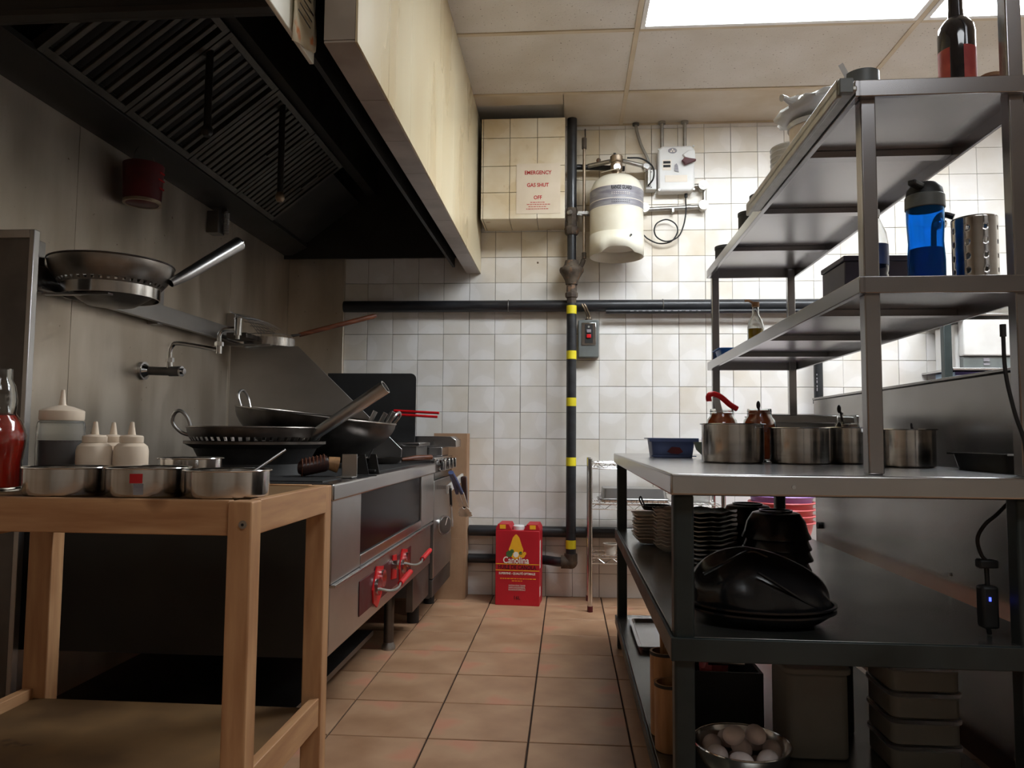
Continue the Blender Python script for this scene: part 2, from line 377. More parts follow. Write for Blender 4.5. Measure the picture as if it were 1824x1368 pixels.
for ia, (a, b) in enumerate(zip(xs, xs[1:])):
    for jb, (c, d) in enumerate(zip(ys, ys[1:])):
        if abs(c - (CY - .6235)) < .01 and (abs(a - CX) < .01 or abs(a - CX - 1.245) < .01): lights.append((a, b, c, d)); continue
        if abs(c - (CY - 6 * .6235)) < .01 and abs(a - CX) < .01: lights.append((a, b, c, d)); continue  # ceiling cell of the added fill panel, never in view
        last = d > YB - .01
        if last and a < .3 and b > -.2:
            MB().box(a + .01, -.03, c + .01, d - .3, ZC + .002, ZC + .014).build('ceiling_panel', m_ceil_s, ce)
            MB().box(-.03 + .004, b - .01, c + .01, d - .002, ZC - .004, ZC + .012).build('ceiling_panel', m_ceil_s, ce); continue
        MB().box(a + .008, b - .008, c + .008, d - .008, ZC, ZC + .014).build('ceiling_panel', m_ceil_s if last else m_ceil, ce)
LBL = ['bright troffer light in the ceiling above the steel prep table', 'second bright troffer light, next to the one above the prep table', 'added dimmer fill panel in the ceiling, out of view well in front of the prep table']
for k, (a, b, c, d) in enumerate(sorted(lights, key=lambda l: (-l[2], l[0]))):
    t = thing('ceiling_light', LBL[min(k, 2)], 'ceiling light', ((a + b) / 2, (c + d) / 2, ZC), 'ceiling troffers')
    fr = MB()
    for q in ((a + .013, a + .035, c + .013, d - .013), (b - .035, b - .013, c + .013, d - .013), (a + .035, b - .035, c + .013, c + .035), (a + .035, b - .035, d - .035, d - .013)):
        fr.box(q[0], q[1], q[2], q[3], ZC - .008, ZC + .012)
    fr.build('frame', m_white, t, bevel=.002)
    MB().box(a + .035, b - .035, c + .035, d - .035, ZC - .002, ZC + .010).build('diffuser', m_diff if k < 2 else m_diff_fill, t)
# ---- bulkhead in front of the hood
bk = struct(MB().box(-.599, -.526, 1.761, YB - .008, 1.897, ZC - .001).build('wall_bulkhead', m_grout))
yy = 1.755; joints = [1.755, 2.077, 2.379, 2.686, 2.99, 3.295, 3.602, 3.905, 4.21, YB - .009]
for a, b in zip(joints, joints[1:]):
    MB().box(-.526, -.52, a + .0008, b - .0008, 1.891, ZC - .002).build('face_panel', m_frp, bk, bevel=.0008)
    MB().box(-.605, -.5265, a + .001, b - .001, 1.891, 1.897).build('tile', m_btile, bk, bevel=.0008)
MB().box(-.605, -.5265, 1.7545, 1.761, 1.8975, 2.19).build('tile', m_btile, bk, bevel=.0008)
MB().box(-.605, -.5265, 1.7545, 1.761, 2.193, ZC - .002).build('tile', m_btile, bk, bevel=.0008)
MB().box(-.605, -.599, 1.762, YB - .009, 1.898, ZC - .002).build('back_board', m_hood, bk)
# ---- tiled chase in the corner
CX0, CX1, CYF, CZ0, CZ1 = -.497, -.019, 4.164, 2.15, 2.735
ch = struct(MB().box(CX0 + .004, CX1 - .006, CYF + .006, YB - .008, CZ0 + .006, CZ1).build('wall_chase', m_grout))
tx = [CX0, CX0 + .012, -.333, -.176, CX1]; tz = [CZ0, 2.303, 2.456, 2.62, CZ1]
for a, b in zip(tx, tx[1:]):
    for c, d in zip(tz, tz[1:]):
        MB().box(a + .0015, b - .0015, CYF, CYF + .007, c + .0015, d - .0015).build('tile', m_tile_cream, ch, bevel=.0012)
    MB().box(a + .0015, b - .0015, CYF + .001, YB - .009, CZ0, CZ0 + .006).build('tile', m_tile_cream, ch, bevel=.001)
for c, d in zip(tz, tz[1:]):
    MB().box(CX1 - .006, CX1, CYF + .001, YB - .009, c + .0015, d - .0015).build('tile', m_tile_cream, ch, bevel=.001)

# ================================================================= HOOD
hood = thing('exhaust_hood', 'sooty black exhaust hood over the cooking line', 'exhaust hood', (-1.15, 2.9, 1.88))
MB().prism([(-1.69, 1.985), (-1.64, 1.985), (-1.55, 2.03), (-1.55, 2.052), (-1.565, 2.052), (-1.65, 2.03), (-1.69, 2.03)], 'y', 1.60, 4.30).build('grease_trough', m_hood, hood, bevel=.002)
MB().box(-1.69, -.62, 4.30, 4.312, 1.965, 2.76).build('end_panel', m_hood, hood)
MB().box(-1.69, -.665, 1.585, 1.598, 1.871, 2.76).box(-1.69, -.665, 1.56, 1.585, 1.871, 1.885).build('end_panel', m_hood, hood, bevel=.001)
MB().box(-.675, -.66, 1.83, 4.30, 1.905, 2.76).build('front_panel', m_hood, hood)
MB().box(-1.69, -.66, 1.60, 4.30, 2.745, 2.76).build('roof_panel', m_hood, hood)
MB().prism([(-1.19, 2.335), (-1.13, 2.335), (-1.13, 2.74), (-1.15, 2.74), (-1.15, 2.375), (-1.19, 2.375)], 'y', 1.60, 4.29).build('upper_rail', m_hood, hood, bevel=.001)
wp = MB().box(-.664, -.652, .9, 1.822, 1.871, 2.76).build('side_panel', m_cream, hood, bevel=.002); wp['label'] = 'white enamelled panel'
MB().box(-1.56, -1.16, 3.78, 4.29, 2.05, 2.06).xf(Matrix.Translation((-1.56, 0, 2.055)) @ Matrix.Rotation(-math.atan2(.29, .38), 4, 'Y') @ Matrix.Translation((1.56, 0, -2.055))).build('blank_panel', m_hood, hood)
# drop pipes with nozzles
for k, (x, y, z) in enumerate(((-1.255, 2.46, 1.955), (-1.20, 2.99, 1.89))):
    pz = MB().cyl((x, y, z + .03), (x, y, 2.742), .013, n=12).build('nozzle_pipe', m_hood, hood)
    MB().lathe([(0, z), (.012, z), (.019, z + .012), (.019, z + .03), (.013, z + .04), (0, z + .04)], (x, y, 0), 12).build('nozzle', m_brass if k else m_hood, pz)
# baffle filters leaning between trough and rail
sv = V(.795, 0, .607); nv = V(.607, 0, -.795); P0 = V(-1.552, 0, 2.046); LEN = .468
FL = ['nearest baffle filter beside the hood end panel', 'baffle filter second from the hood end panel', 'baffle filter above the perforated wok, third from the end panel', 'baffle filter farthest from the hood end panel, by the blank panel']
for k in range(4):
    y0 = 2.0 + k * .44; y1 = y0 + .435
    t = thing('grease_filter', 'steel ' + FL[k].replace('nearest ', ''), 'grease filter', P0 + V(0, (y0 + y1) / 2, 0), 'baffle filters in the hood')
    fr = MB()
    def q(u, v, n=0): return P0 + sv * v + V(0, u, 0) + nv * n
    fr.bar(q(y0 + .012, 0), q(y0 + .012, LEN), .022, .03, nv).bar(q(y1 - .012, 0), q(y1 - .012, LEN), .022, .03, nv)
    fr.bar(q(y0 + .023, .012), q(y1 - .023, .012), .024, .03, nv).bar(q(y0 + .023, LEN - .012), q(y1 - .023, LEN - .012), .024, .03, nv)
    fr.build('frame', m_filter, t, bevel=.001)
    MB().bar(q(y0 + .023, LEN / 2, -.016), q(y1 - .023, LEN / 2, -.016), LEN - .05, .002, nv).build('back_plate', m_hood, t)
    n = 6 if k < 2 else 9
    for i in range(n):
        u = y0 + .03 + (y1 - y0 - .06) * (i + .5) / n
        MB().bar(q(u, .024, .006), q(u, LEN - .024, .006), (.02 if k < 2 else .026), .014, nv).build('baffle', m_filter, t, bevel=.002)
    if k >= 2:
        MB().bar(q(y1 - .1, LEN * .5, .02), q(y1 - .1, LEN * .72, .02), .02, .006, nv).build('handle', m_filter, t)
# notice pinned to the white panel
pn = thing('paper_notice', 'old stained paper notice hanging on the white hood panel', 'notice', (-.65, 1.72, 1.88))
o = MB(); NX, NZ = 7, 10
for i in range(NX + 1):
    for j in range(NZ + 1):
        y = 1.655 + .155 * i / NX; z = 1.875 + .24 * j / NZ + .02 * (i / NX) * (j == 0) - .03 * (1 - i / NX) * (j == 0)
        o.v.append(V(-.6505 + .004 * math.sin(i * .9 + j * .7) + .004, y, z))
for i in range(NX):
    for j in range(NZ): a = i * (NZ + 1) + j; o.f.append((a, a + 1, a + NZ + 2, a + NZ + 1))
sh = o.build('sheet', m_oldpaper, pn, ang=60); so = sh.modifiers.new('solid', 'SOLIDIFY'); so.thickness = .0008; so.offset = 1
for k in range(6): MB().box(-.6415, -.641, 1.675 + .01 * (k % 2), 1.76 + .01 * (k % 3), 1.93 + k * .022, 1.934 + k * .022).build('print_line', m_black_p, pn)
# grease can under the trough
gc = thing('grease_can', 'round maroon grease can hanging under the hood trough', 'can', (-1.605, 2.67, 1.785))
MB().lathe([(0, 1.787), (.058, 1.787), (.066, 1.792), (.072, 1.935), (.069, 1.935), (.064, 1.797), (0, 1.795)], (-1.605, 2.67, 0), 36).build('body', m_redtin, gc)
MB().lathe([(.058, 1.7855), (.0675, 1.7855), (.0675, 1.796), (.066, 1.798)], (-1.605, 2.67, 0), 36).build('base_rim', m_brass, gc)
MB().tube(smooth_path([(-1.605, 2.60, 1.93), (-1.60, 2.605, 1.965), (-1.60, 2.62, 1.985)], 4), .0018, 6).build('hanger_wire', m_steel_d, gc)
MB().tube(smooth_path([(-1.605, 2.74, 1.93), (-1.60, 2.735, 1.965), (-1.60, 2.72, 1.985)], 4), .0018, 6).build('hanger_wire', m_steel_d, gc)
for k, z in enumerate((1.84, 1.872, 1.90)): MB().box(-1.534, -1.532, 2.66 - .01 * (k == 1), 2.69, z, z + .006).build('print_mark', m_redtxt, gc)
# spring scourer / detector box near the trough
sb = thing('spring_box', 'small grey box with a coil spring under the hood trough', 'spring box', (-1.66, 3.38, 1.86))
MB().box(-1.688, -1.63, 3.335, 3.40, 1.86, 1.965).build('body', m_steel_d, sb, bevel=.003)
MB().tube([(-1.61 + .012 * math.cos(t * .9), 3.375 + .012 * math.sin(t * .9), 1.865 + t * .00105) for t in range(0, 98)], .0022, 6).build('coil', m_steel, sb)
MB().box(-1.63, -1.605, 3.365, 3.385, 1.962, 1.985).build('bracket', m_steel_d, sb)

# ================================================================= LEFT WALL: ring rack, woks, faucet
rk = thing('wok_ring_rack', 'steel wall rack with two round wok rings above the range', 'wall rack', (-1.64, 2.9, 1.36))
MB().box(-1.645, -1.637, 2.18, 3.62, 1.372, 1.44).box(-1.645, -1.622, 2.18, 3.62, 1.366, 1.372).build('rail', m_steel, rk, bevel=.001)
for y in (2.2, 2.9, 3.6): MB().box(-1.69, -1.645, y - .02, y + .02, 1.36, 1.52).build('bracket', m_steel, rk, bevel=.002)
def band(cx, cy, r, z0, z1, t=.004, n=48): return MB().lathe([(r, z0), (r, z1), (r - t, z1), (r - t, z0), (r, z0)], (cx, cy, 0), n)
band(-1.48, 2.31, .145, 1.358, 1.405).build('ring', m_pot, rk)
band(-1.50, 3.66, .125, 1.358, 1.40).build('ring', m_pot, rk)
MB().box(-1.64, -1.44, 3.52, 3.545, 1.352, 1.358).box(-1.64, -1.44, 3.75, 3.775, 1.352, 1.358).box(-1.637, -1.42, 2.2, 2.225, 1.352, 1.358).build('arm', m_steel, rk)

def bowl(R, zr, zb, rb, holes=None, n=48, th=.002):
    """open bowl, rim radius R at height zr, bottom flat radius rb at zb; holes=(z0,z1,count) leaves a row of round-ish openings"""
    def rad(z):
        t = (z - zb) / (zr - zb); return rb + (R - rb) * math.sin(t * PI / 2) ** .9
    m = MB()
    def shell(za, zb_, close):
        k = 10; zz = [za + (zb_ - za) * i / k for i in range(k + 1)]
        out = [(rad(z), z) for z in zz]; inn = [(rad(z) - th, z + (th if i == 0 and close else 0)) for i, z in enumerate(zz)][::-1]
        pr = ([(0, za)] if close else []) + out + inn + ([(0, za + th)] if close else [out[0]])
        m.lathe(pr, (0, 0, 0), n)
    if holes:
        h0, h1, c = holes
        shell(zb, h0, True); shell(h1, zr, False)
        for i in range(c):
            a = 2 * PI * i / c; d = V(math.cos(a), math.sin(a), 0)
            m.bar(d * (rad(h0) - th / 2) + V(0, 0, h0), d * (rad(h1) - th / 2) + V(0, 0, h1), 2 * PI * R / c * .48, th, d)
    else: shell(zb, zr, True)
    return m
def beaded(R, zr, r=.003, n=40): return MB().tube([(R * math.cos(2 * PI * i / n), R * math.sin(2 * PI * i / n), zr) for i in range(n + 1)], r, 8)
t = thing('strainer_wok', 'perforated wok with a thick hollow steel handle resting on the wall rack ring', 'wok', (-1.48, 2.31, 1.335), local=True)
bowl(.185, .135, .0, .07, (.062, .071, 44)).build('bowl', m_wokl, t); beaded(.185, .135).build('rim', m_wok, t)
MB().tube([(.165, .06, .085), (.195, .11, .125), (.28, .305, .279)], [.014, .02, .025], 16, False).build('handle', m_steel, t)
MB().lathe([(.0252, -.001), (.0252, .003), (0, .003)], (0, 0, 0), 20).xf(Matrix.Translation((.2805, .306, .280)) @ V(.085, .195, .154).to_track_quat('Z', 'Y').to_matrix().to_4x4()).build('end_cap', m_chrome, t)
t = thing('spider_skimmer', 'wire spider skimmer with a long wooden handle on the far rack ring', 'skimmer', (-1.50, 3.66, 1.385), local=True)
mw = MB()
for r_, z_ in ((.115, .03), (.095, .012), (.07, -.002), (.042, -.012), (.015, -.016)): mw.tube([(r_ * math.cos(2 * PI * i / 24), r_ * math.sin(2 * PI * i / 24), z_) for i in range(25)], .0018, 6)
for i in range(12):
    a = 2 * PI * i / 12; mw.tube([(r_ * math.cos(a), r_ * math.sin(a), z_) for r_, z_ in ((.115, .03), (.095, .012), (.07, -.002), (.042, -.012), (.0, -.017))], .0014, 5)
mw.build('wire_bowl', m_steel, t)
MB().tube([(.11, .0, .032), (.16, .035, .045)], .006, 8).tube([(.11, .02, .032), (.16, .035, .045)], .004, 8).build('shank', m_wok, t)
MB().tube([(.14, .03, .04), (.17, .04, .05), (.47, .22, .165), (.485, .228, .171)], [.011, .012, .0135, .008], 14).build('handle', m_handle, t)
t = thing('wire_skimmer', 'tangled steel wire skimmer leaning behind the wooden handled one', 'skimmer', (-1.56, 3.40, 1.42), local=True)
mw = MB()
for i in range(9): mw.tube(smooth_path([(-.02 + .006 * i, -.03, .075 - .003 * i), (.02 + .008 * i, .08, .05), (.03 + .014 * i, .2, -.002 + .003 * i)], 5), .0016, 5)
for i in range(5): mw.tube([(-.02 + .01 * i, .0 + .045 * i, .07 - .013 * i), (.07 + .012 * i, .0 + .045 * i, .055 - .013 * i)], .0014, 5)
mw.build('wires', m_steel, t); MB().box(-.05, .05, .01, .16, -.045, -.02).build('grip', m_wok, t, bevel=.004)
f = thing('pot_filler', 'chrome wall-mounted swing-arm pot filler faucet over the range', 'faucet', (-1.69, 2.86, 1.17))
MB().cyl((-1.69, 2.86, 1.17), (-1.678, 2.86, 1.17), .036, n=28).cyl((-1.678, 2.86, 1.17), (-1.66, 2.86, 1.17), .028, .016, n=24).build('flange', m_chrome, f)
vb = MB().cyl((-1.66, 2.86, 1.17), (-1.575, 2.86, 1.168), .017, n=20).cyl((-1.575, 2.86, 1.168), (-1.53, 2.855, 1.168), .02, n=20).build('valve_body', m_steel_d, f)
MB().cyl((-1.53, 2.855, 1.168), (-1.522, 2.855, 1.168), .021, n=20).cyl((-1.522, 2.855, 1.168), (-1.512, 2.855, 1.168), .012, n=14).build('knob', m_chrome, vb)
MB().cyl((-1.577, 2.86, 1.175), (-1.577, 2.86, 1.215), .012, n=16).cyl((-1.577, 2.86, 1.205), (-1.577, 2.86, 1.222), .016, n=6).build('riser', m_chrome, f)
MB().tube(smooth_path([(-1.577, 2.86, 1.215), (-1.577, 2.86, 1.25), (-1.568, 2.86, 1.272), (-1.545, 2.86, 1.28), (-1.46, 2.855, 1.268), (-1.375, 2.85, 1.252)], 6), .0085, 12).build('arm', m_chrome, f)
MB().cyl((-1.372, 2.85, 1.238), (-1.372, 2.85, 1.275), .011, n=14).cyl((-1.372, 2.85, 1.268), (-1.372, 2.85, 1.284), .017, n=6).build('joint', m_chrome, f)
MB().tube(smooth_path([(-1.372, 2.85, 1.28), (-1.372, 2.85, 1.312), (-1.36, 2.85, 1.33), (-1.335, 2.848, 1.336), (-1.305, 2.846, 1.336)], 6), .008, 12).build('arm', m_chrome, f)
MB().cyl((-1.296, 2.846, 1.31), (-1.296, 2.846, 1.372), .014, n=16).cyl((-1.296, 2.846, 1.372), (-1.296, 2.846, 1.378), .016, n=16).cyl((-1.296, 2.846, 1.295), (-1.296, 2.846, 1.31), .008, n=12).build('spout', m_chrome, f)
# steel end guard by the wood table
g = thing('end_guard', 'tall dark steel end guard with a folded bright edge behind the wood table', 'splash guard', (-1.6, 1.985, 0))
MB().box(XL, -1.512, 1.978, 1.99, 0, 1.47).build('panel', m_steel_d, g); MB().box(-1.512, -1.498, 1.972, 1.996, 0, 1.494).box(XL, -1.512, 1.972, 1.996, 1.47, 1.494).build('edge', m_steel, g, bevel=.002)

# ================================================================= RANGE LINE
ZT = .787; XF = -.65
rg = thing('wok_range', 'long stainless wok range with dark glass front and red valve levers', 'range', (-1.15, 2.85, 0))
MB().box(-1.67, XF - .03, 2.06, 3.62, .31, .735).build('carcass', m_hood, rg)
tp = MB().box(-1.68, XF + .006, 2.05, 3.66, .738, ZT).build('worktop', m_steel_h, rg, bevel=.006, seg=3)
MB().box(-1.6, XF - .05, 2.12, 3.6, ZT, ZT + .003).build('griddle_plate', m_iron, tp)
MB().box(XF - .03, XF, 2.062, 2.352, .51, .738).build('front_panel', m_steel, rg, bevel=.002)
MB().box(XF - .03, XF, 3.345, 3.652, .51, .738).build('front_panel', m_steel, rg, bevel=.002)
MB().box(XF - .03, XF + .001, 2.353, 3.344, .510, .546).build('sill', m_steel_h, rg, bevel=.002)
MB().box(XF - .03, XF - .006, 2.353, 3.344, .546, .738).build('glass_front', m_smoke, rg)
MB().box(XF - .03, XF + .012, 2.062, 3.60, .500, .509).build('ledge', m_steel_h, rg, bevel=.002)
MB().box(XF - .04, XF - .004, 2.064, 3.60, .315, .499).build('valve_panel', m_steel, rg, bevel=.002)
MB().box(XF - .04, XF - .010, 3.235, 3.60, .165, .313).build('lower_door', m_steel_d, rg, bevel=.002)
rp = MB().box(XF - .004, XF - .001, 2.36, 3.14, .352, .462).build('red_reflection', m_redtin, rg, bevel=.003); rp['label'] = 'dark red plate standing for the red reflection behind the valves'  # red reflection on the valve panel, put in as a dark red plate
for k, y in enumerate((2.58, 2.98)):
    pl = MB().prism([(y - .07, .405), (y - .02, .475), (y + .07, .462), (y + .05, .37), (y - .01, .335), (y - .06, .36)], 'x', XF - .001, XF + .004).build('valve_plate', m_red, rg)
    MB().cyl((XF + .003, y - .03, .41), (XF + .016, y - .03, .41), .03, n=20).cyl((XF + .003, y + .035, .425), (XF + .016, y + .035, .425), .03, n=20).build('valve_bonnet', m_chrome, pl)
    zz = .40 + k * .02
    lv = MB().tube(smooth_path([(XF + .012, y - .02, zz), (XF + .05, y - .01, zz - .008), (XF + .065, y + .03, zz - .006), (XF + .062, y + .09, zz + .002)], 5), .005, 8).build('lever', m_galv, rg)
    MB().tube([(XF + .062, y + .08, zz), (XF + .064, y + .24, zz + .012)], .010, 14).build('grip', m_red, lv)
MB().cyl((XF, 2.80, .44), (XF + .02, 2.80, .44), .018, n=16).build('pilot_knob', m_chrome, rg)
MB().prism([(2.78, .39), (2.80, .475), (2.86, .47), (2.86, .38)], 'x', XF - .001, XF + .003).build('valve_plate', m_red, rg)
for x, y in ((-.77, 3.27), (-1.55, 3.27), (-1.55, 2.16), (-.95, 2.16)):
    lg = MB().cyl((x, y, .03), (x, y, .312), .022, n=16).build('leg', m_steel_d, rg)
    MB().lathe([(0, 0), (.03, 0), (.03, .012), (.016, .04), (0, .04)], (x, y, 0), 16).build('foot', m_galv, lg)
MB().box(-1.6, -.82, 2.2, 3.2, .075, .095).build('undershelf', m_steel_d, rg)
# divider guard standing on the range
dv = MB().prism([(-1.685, ZT + .001), (-.81, ZT + .001), (-.806, .855), (-1.34, 1.36), (-1.685, 1.36)], 'y', 3.624, 3.632)
dv = tag(dv.build('divider_guard', m_steel, origin=(-1.2, 3.628, ZT), bevel=.001), 'slanted stainless divider guard standing behind the big wok', 'splash guard')
# oven with knobs
ov = thing('oven_range', 'stainless oven with silver knobs and a hanging towel bar, next to the cardboard', 'oven', (-1.1, 3.95, 0))
MB().box(-1.66, XF - .02, 3.67, 4.235, .13, .80).build('body', m_steel_d, ov)
MB().box(XF - .02, XF - .001, 3.675, 4.23, .225, .70).build('door', m_steel, ov, bevel=.003)
MB().box(XF - .02, XF - .004, 3.675, 4.23, .135, .218).build('kick_drawer', m_steel_d, ov, bevel=.002)
MB().box(XF - .02, XF - .004, 3.675, 4.23, .74, .80).build('control_panel', m_steel_d, ov)
MB().box(XF - .02, XF - .002, 3.675, 4.23, .705, .738).build('door_top_strip', m_black, ov)
MB().box(-1.66, XF + .0, 3.675, 4.235, .80, .812).build('cooktop', m_steel_h, ov, bevel=.002)
for y in (3.80, 3.93, 4.05, 4.16):
    kn = MB().cyl((XF - .004, y, .772), (XF + .012, y, .772), .03, n=24).build('knob', m_chrome, ov)
    MB().box(XF + .012, XF + .034, y - .008, y + .008, .745, .80).build('knob_grip', m_chrome, kn, bevel=.004)
gd = V(.85, -.52, 0).normalized(); gc_ = V(XF + .03, 3.83, .467)
ga = MB().cyl(gc_ - gd * .012, gc_, .05, n=32).build('gauge', m_chrome, ov)
MB().cyl(gc_, gc_ + gd * .0015, .043, n=32).build('dial', m_steel_d, ga); MB().bar(gc_ + gd * .002, gc_ + gd * .002 + V(.008, .01, .038), .004, .001, gd).build('needle', m_white_p, ga)
MB().cyl(gc_ - gd * .035, gc_ - gd * .012, .02, n=14).build('stem', m_galv, ga)
hd = MB().bar((XF + .06, 3.69, .655), (XF + .06, 4.215, .690), .014, .042, (0, 0, 1)).build('towel_bar', m_bar, ov, bevel=.004)
MB().box(XF, XF + .056, 3.74, 3.765, .655, .675).build('bar_bracket', m_steel, hd); MB().box(XF, XF + .056, 4.17, 4.195, .672, .692).build('bar_bracket', m_steel, hd)
for x, y in ((-.76, 3.74), (-.76, 4.17), (-1.55, 3.74), (-1.55, 4.17)): MB().cyl((x, y, 0), (x, y, .13), .03, n=16).build('foot', m_blackm, ov)
# fryer behind
fy = thing('fryer', 'countertop fryer well with steel rim behind the wok range', 'fryer', (-1.0, 3.85, .812))
MB().box(-1.25, -.745, 3.69, 3.97, .813, .868).build('body', m_steel_d, fy, bevel=.003)
MB().box(-1.25, -.73, 3.685, 3.715, .868, .885).box(-1.25, -.73, 3.94, 3.972, .868, .885).box(-.757, -.73, 3.715, 3.94, .868, .885).box(-1.25, -1.22, 3.715, 3.94, .868, .885).build('rim', m_steel_h, fy, bevel=.003)
MB().box(-1.1, -.67, 4.0, 4.22, .813, .86).prism([(-1.1, .86), (-.60, .86), (-.60, .90), (-.63, .918), (-1.1, .918)], 'y', 4.03, 4.22).build('drain_shelf', m_steel_h, fy, bevel=.003)
bsk = thing('fry_basket', 'wire fry basket with twin red coated handles hooked on the fryer', 'fry basket', (-1.0, 3.82, .87))
mw = MB()
for i in range(7): mw.tube([(-1.18 + .04 * i, 3.73, .89), (-1.18 + .04 * i, 3.92, .89)], .0015, 5)
for i in range(5): mw.tube([(-1.18, 3.735 + .045 * i, .892), (-.94, 3.735 + .045 * i, .892)], .0015, 5)
for z in (.90, .96): mw.tube([(-1.18, 3.73, z), (-.94, 3.73, z), (-.94, 3.92, z), (-1.18, 3.92, z), (-1.18, 3.73, z)], .003, 6)
for x, y in ((-1.18, 3.73), (-.94, 3.73), (-.94, 3.92), (-1.18, 3.92), (-1.06, 3.73), (-1.06, 3.92)): mw.tube([(x, y, .889), (x, y, .962)], .002, 5)
mw.build('basket', m_steel, bsk)
for dy, dz in ((-.02, 0), (.02, -.018)):
    MB().tube(smooth_path([(-.94, 3.80 + dy, .955), (-.91, 3.80 + dy, 1.03 + dz), (-.88, 3.80 + dy, 1.048 + dz)], 5), .004, 8).build('shank', m_steel_d, bsk)
    MB().tube([(-.885, 3.80 + dy, 1.047 + dz), (-.65 + dz, 3.80 + dy * 1.5, 1.036 + dz)], .007, 10).build('handle', m_red, bsk)
# black back guard with rounded corner
pts = [(-1.30, .862), (-.815, .862), (-.815, 1.225)] + arc(-.845, 1.225, .03, 0, PI / 2, 6) + [(-1.30, 1.255)]
tag(MB().prism(pts, 'y', 3.982, 3.992).build('back_guard', m_blackm, origin=(-1.0, 3.985, .862), bevel=.001), 'black rounded back guard panel standing behind the fryer', 'splash guard')
cb = thing('cardboard_sheet', 'tall folded brown cardboard sheet standing between oven and tiled wall', 'cardboard', (-.66, 4.3, 0))
MB().box(-.76, -.585, 4.27, 4.276, .0, .34).build('lower_flap', m_card, cb); MB().box(-.765, -.578, 4.277, 4.283, .0, .935).build('sheet', m_card, cb)
MB().box(-.58, -.574, 4.283, 4.40, .0, .935).build('side_flap', m_card, cb)

# ---- woks on the range
st = thing('wok_ring', 'round black cast-iron ring stand under the perforated wok on the range', 'wok ring', (-1.06, 2.5, ZT + .003))
MB().lathe([(.19, .0), (.175, .035), (.20, .085), (.228, .1), (.228, .108), (.212, .108), (.19, .088), (.163, .035), (.178, 0), (.19, 0)], (-1.06, 2.5, ZT + .003), 44).build('ring', m_iron, st)
MB().lathe([(.2285, .1), (.2305, .1), (.2305, .109), (.2285, .109), (.2285, .1)], (-1.06, 2.5, ZT + .003), 44).build('lip', m_wok, st)
t = thing('ladle_wok', 'perforated round-bottom wok with a thick steel handle on the black ring stand', 'wok', (-1.06, 2.5, ZT + .008), local=True)
bowl(.222, .150, .0, .06, (.106, .118, 56)).build('bowl', m_wok, t); beaded(.222, .150).build('rim', m_wokl, t)
MB().tube(smooth_path([(-.198, -.06, .13), (-.21, -.07, .18), (-.232, -.075, .203), (-.252, -.075, .196), (-.262, -.07, .165), (-.24, -.06, .135), (-.205, -.05, .12)], 5), .006, 10).build('loop_handle', m_steel, t)
MB().tube([(.185, -.03, .105), (.225, -.035, .135), (.455, -.05, .287)], [.012, .019, .0235], 18, False).build('handle', m_steel, t)
MB().lathe([(.0237, -.002), (.0237, .002), (.019, .002), (.019, -.03), (0, -.03)], (0, 0, 0), 22).xf(Matrix.Translation((.455, -.05, .287)) @ V(.23, -.015, .152).to_track_quat('Z', 'Y').to_matrix().to_4x4()).build('handle_end', m_steel, t)
t = thing('big_wok', 'large dark two-loop wok tilted on the range behind the perforated wok', 'wok', (-1.06, 3.06, ZT + .022), local=True, rot=(0, .11, 0))
bowl(.325, .195, .0, .10).build('bowl', m_wok, t); beaded(.325, .195, .004).build('rim', m_wokl, t)
MB().tube(smooth_path([(-.31, -.045, .19), (-.33, -.045, .24), (-.335, 0, .262), (-.33, .045, .24), (-.31, .045, .19)], 5), .0055, 10).build('loop_handle', m_steel, t)
MB().tube(smooth_path([(.31, -.045, .19), (.335, -.045, .23), (.34, 0, .247), (.335, .045, .23), (.31, .045, .19)], 5), .0055, 10).build('loop_handle', m_steel, t)
for k, (a, b) in enumerate((((-.90, 3.16, .86), (-.825, 3.18, 1.025)), ((-.87, 3.20, .86), (-.785, 3.2, 1.018)), ((-.84, 3.24, .87), (-.752, 3.22, 1.022)))):
    a, b = V(*a), V(*b); u = thing('wok_spatula', ['steel wok spatula handle leaning in the big wok, nearest the slanted divider edge', 'middle steel spatula handle leaning in the big wok', 'steel spatula handle leaning in the big wok beside the red basket handles'][k], 'spatula', a, 'utensils in the big wok')
    MB().tube([a, b], .006, 10).build('shaft', m_steel_d, u); MB().tube([a + (b - a) * .55, b], .0105, 12).build('grip', m_steel, u)
    MB().bar(a, a - (b - a) * .3, .05, .003, (1, 0, 0)).build('blade', m_steel_d, u)
# brush, plates and trivets on the worktop
t = thing('wok_brush', 'brown ribbed bamboo wok brush lying by the range edge', 'brush', (-.80, 2.36, ZT + .003))
MB().tube([(-.845, 2.33, .818), (-.835, 2.33, .818), (-.775, 2.36, .832), (-.765, 2.365, .834)], [.02, .027, .027, .022], 16).build('head', m_sauce, t)
for k in range(7): MB().tube([V(-.838 + .01 * k, 2.331 + .005 * k, .8186 + .0023 * k) + (V(.91, .41, .1).normalized().cross(V(0, 0, 1)).normalized() * math.cos(a) + V(0, 0, 1) * math.sin(a)) * .0275 for a in [2 * PI * i / 16 for i in range(17)]], .0022, 5).build('binding', m_handle, t)
MB().tube([(-.766, 2.364, .833), (-.735, 2.378, .826)], [.02, .026], 12).build('bristles', m_bamboo, t)
t = thing('bracket_plate', 'small upright square steel plate standing on the range corner', 'steel plate', (-.69, 2.36, ZT + .003))
MB().box(-.716, -.667, 2.355, 2.359, ZT + .003, .862).build('upright', m_steel, t, bevel=.001); MB().box(-.716, -.667, 2.30, 2.355, ZT + .003, ZT + .006).build('base', m_steel, t)
t = thing('burner_grate', 'black triangular iron grate piece standing beside the upright steel plate', 'grate', (-.66, 2.5, ZT + .003))
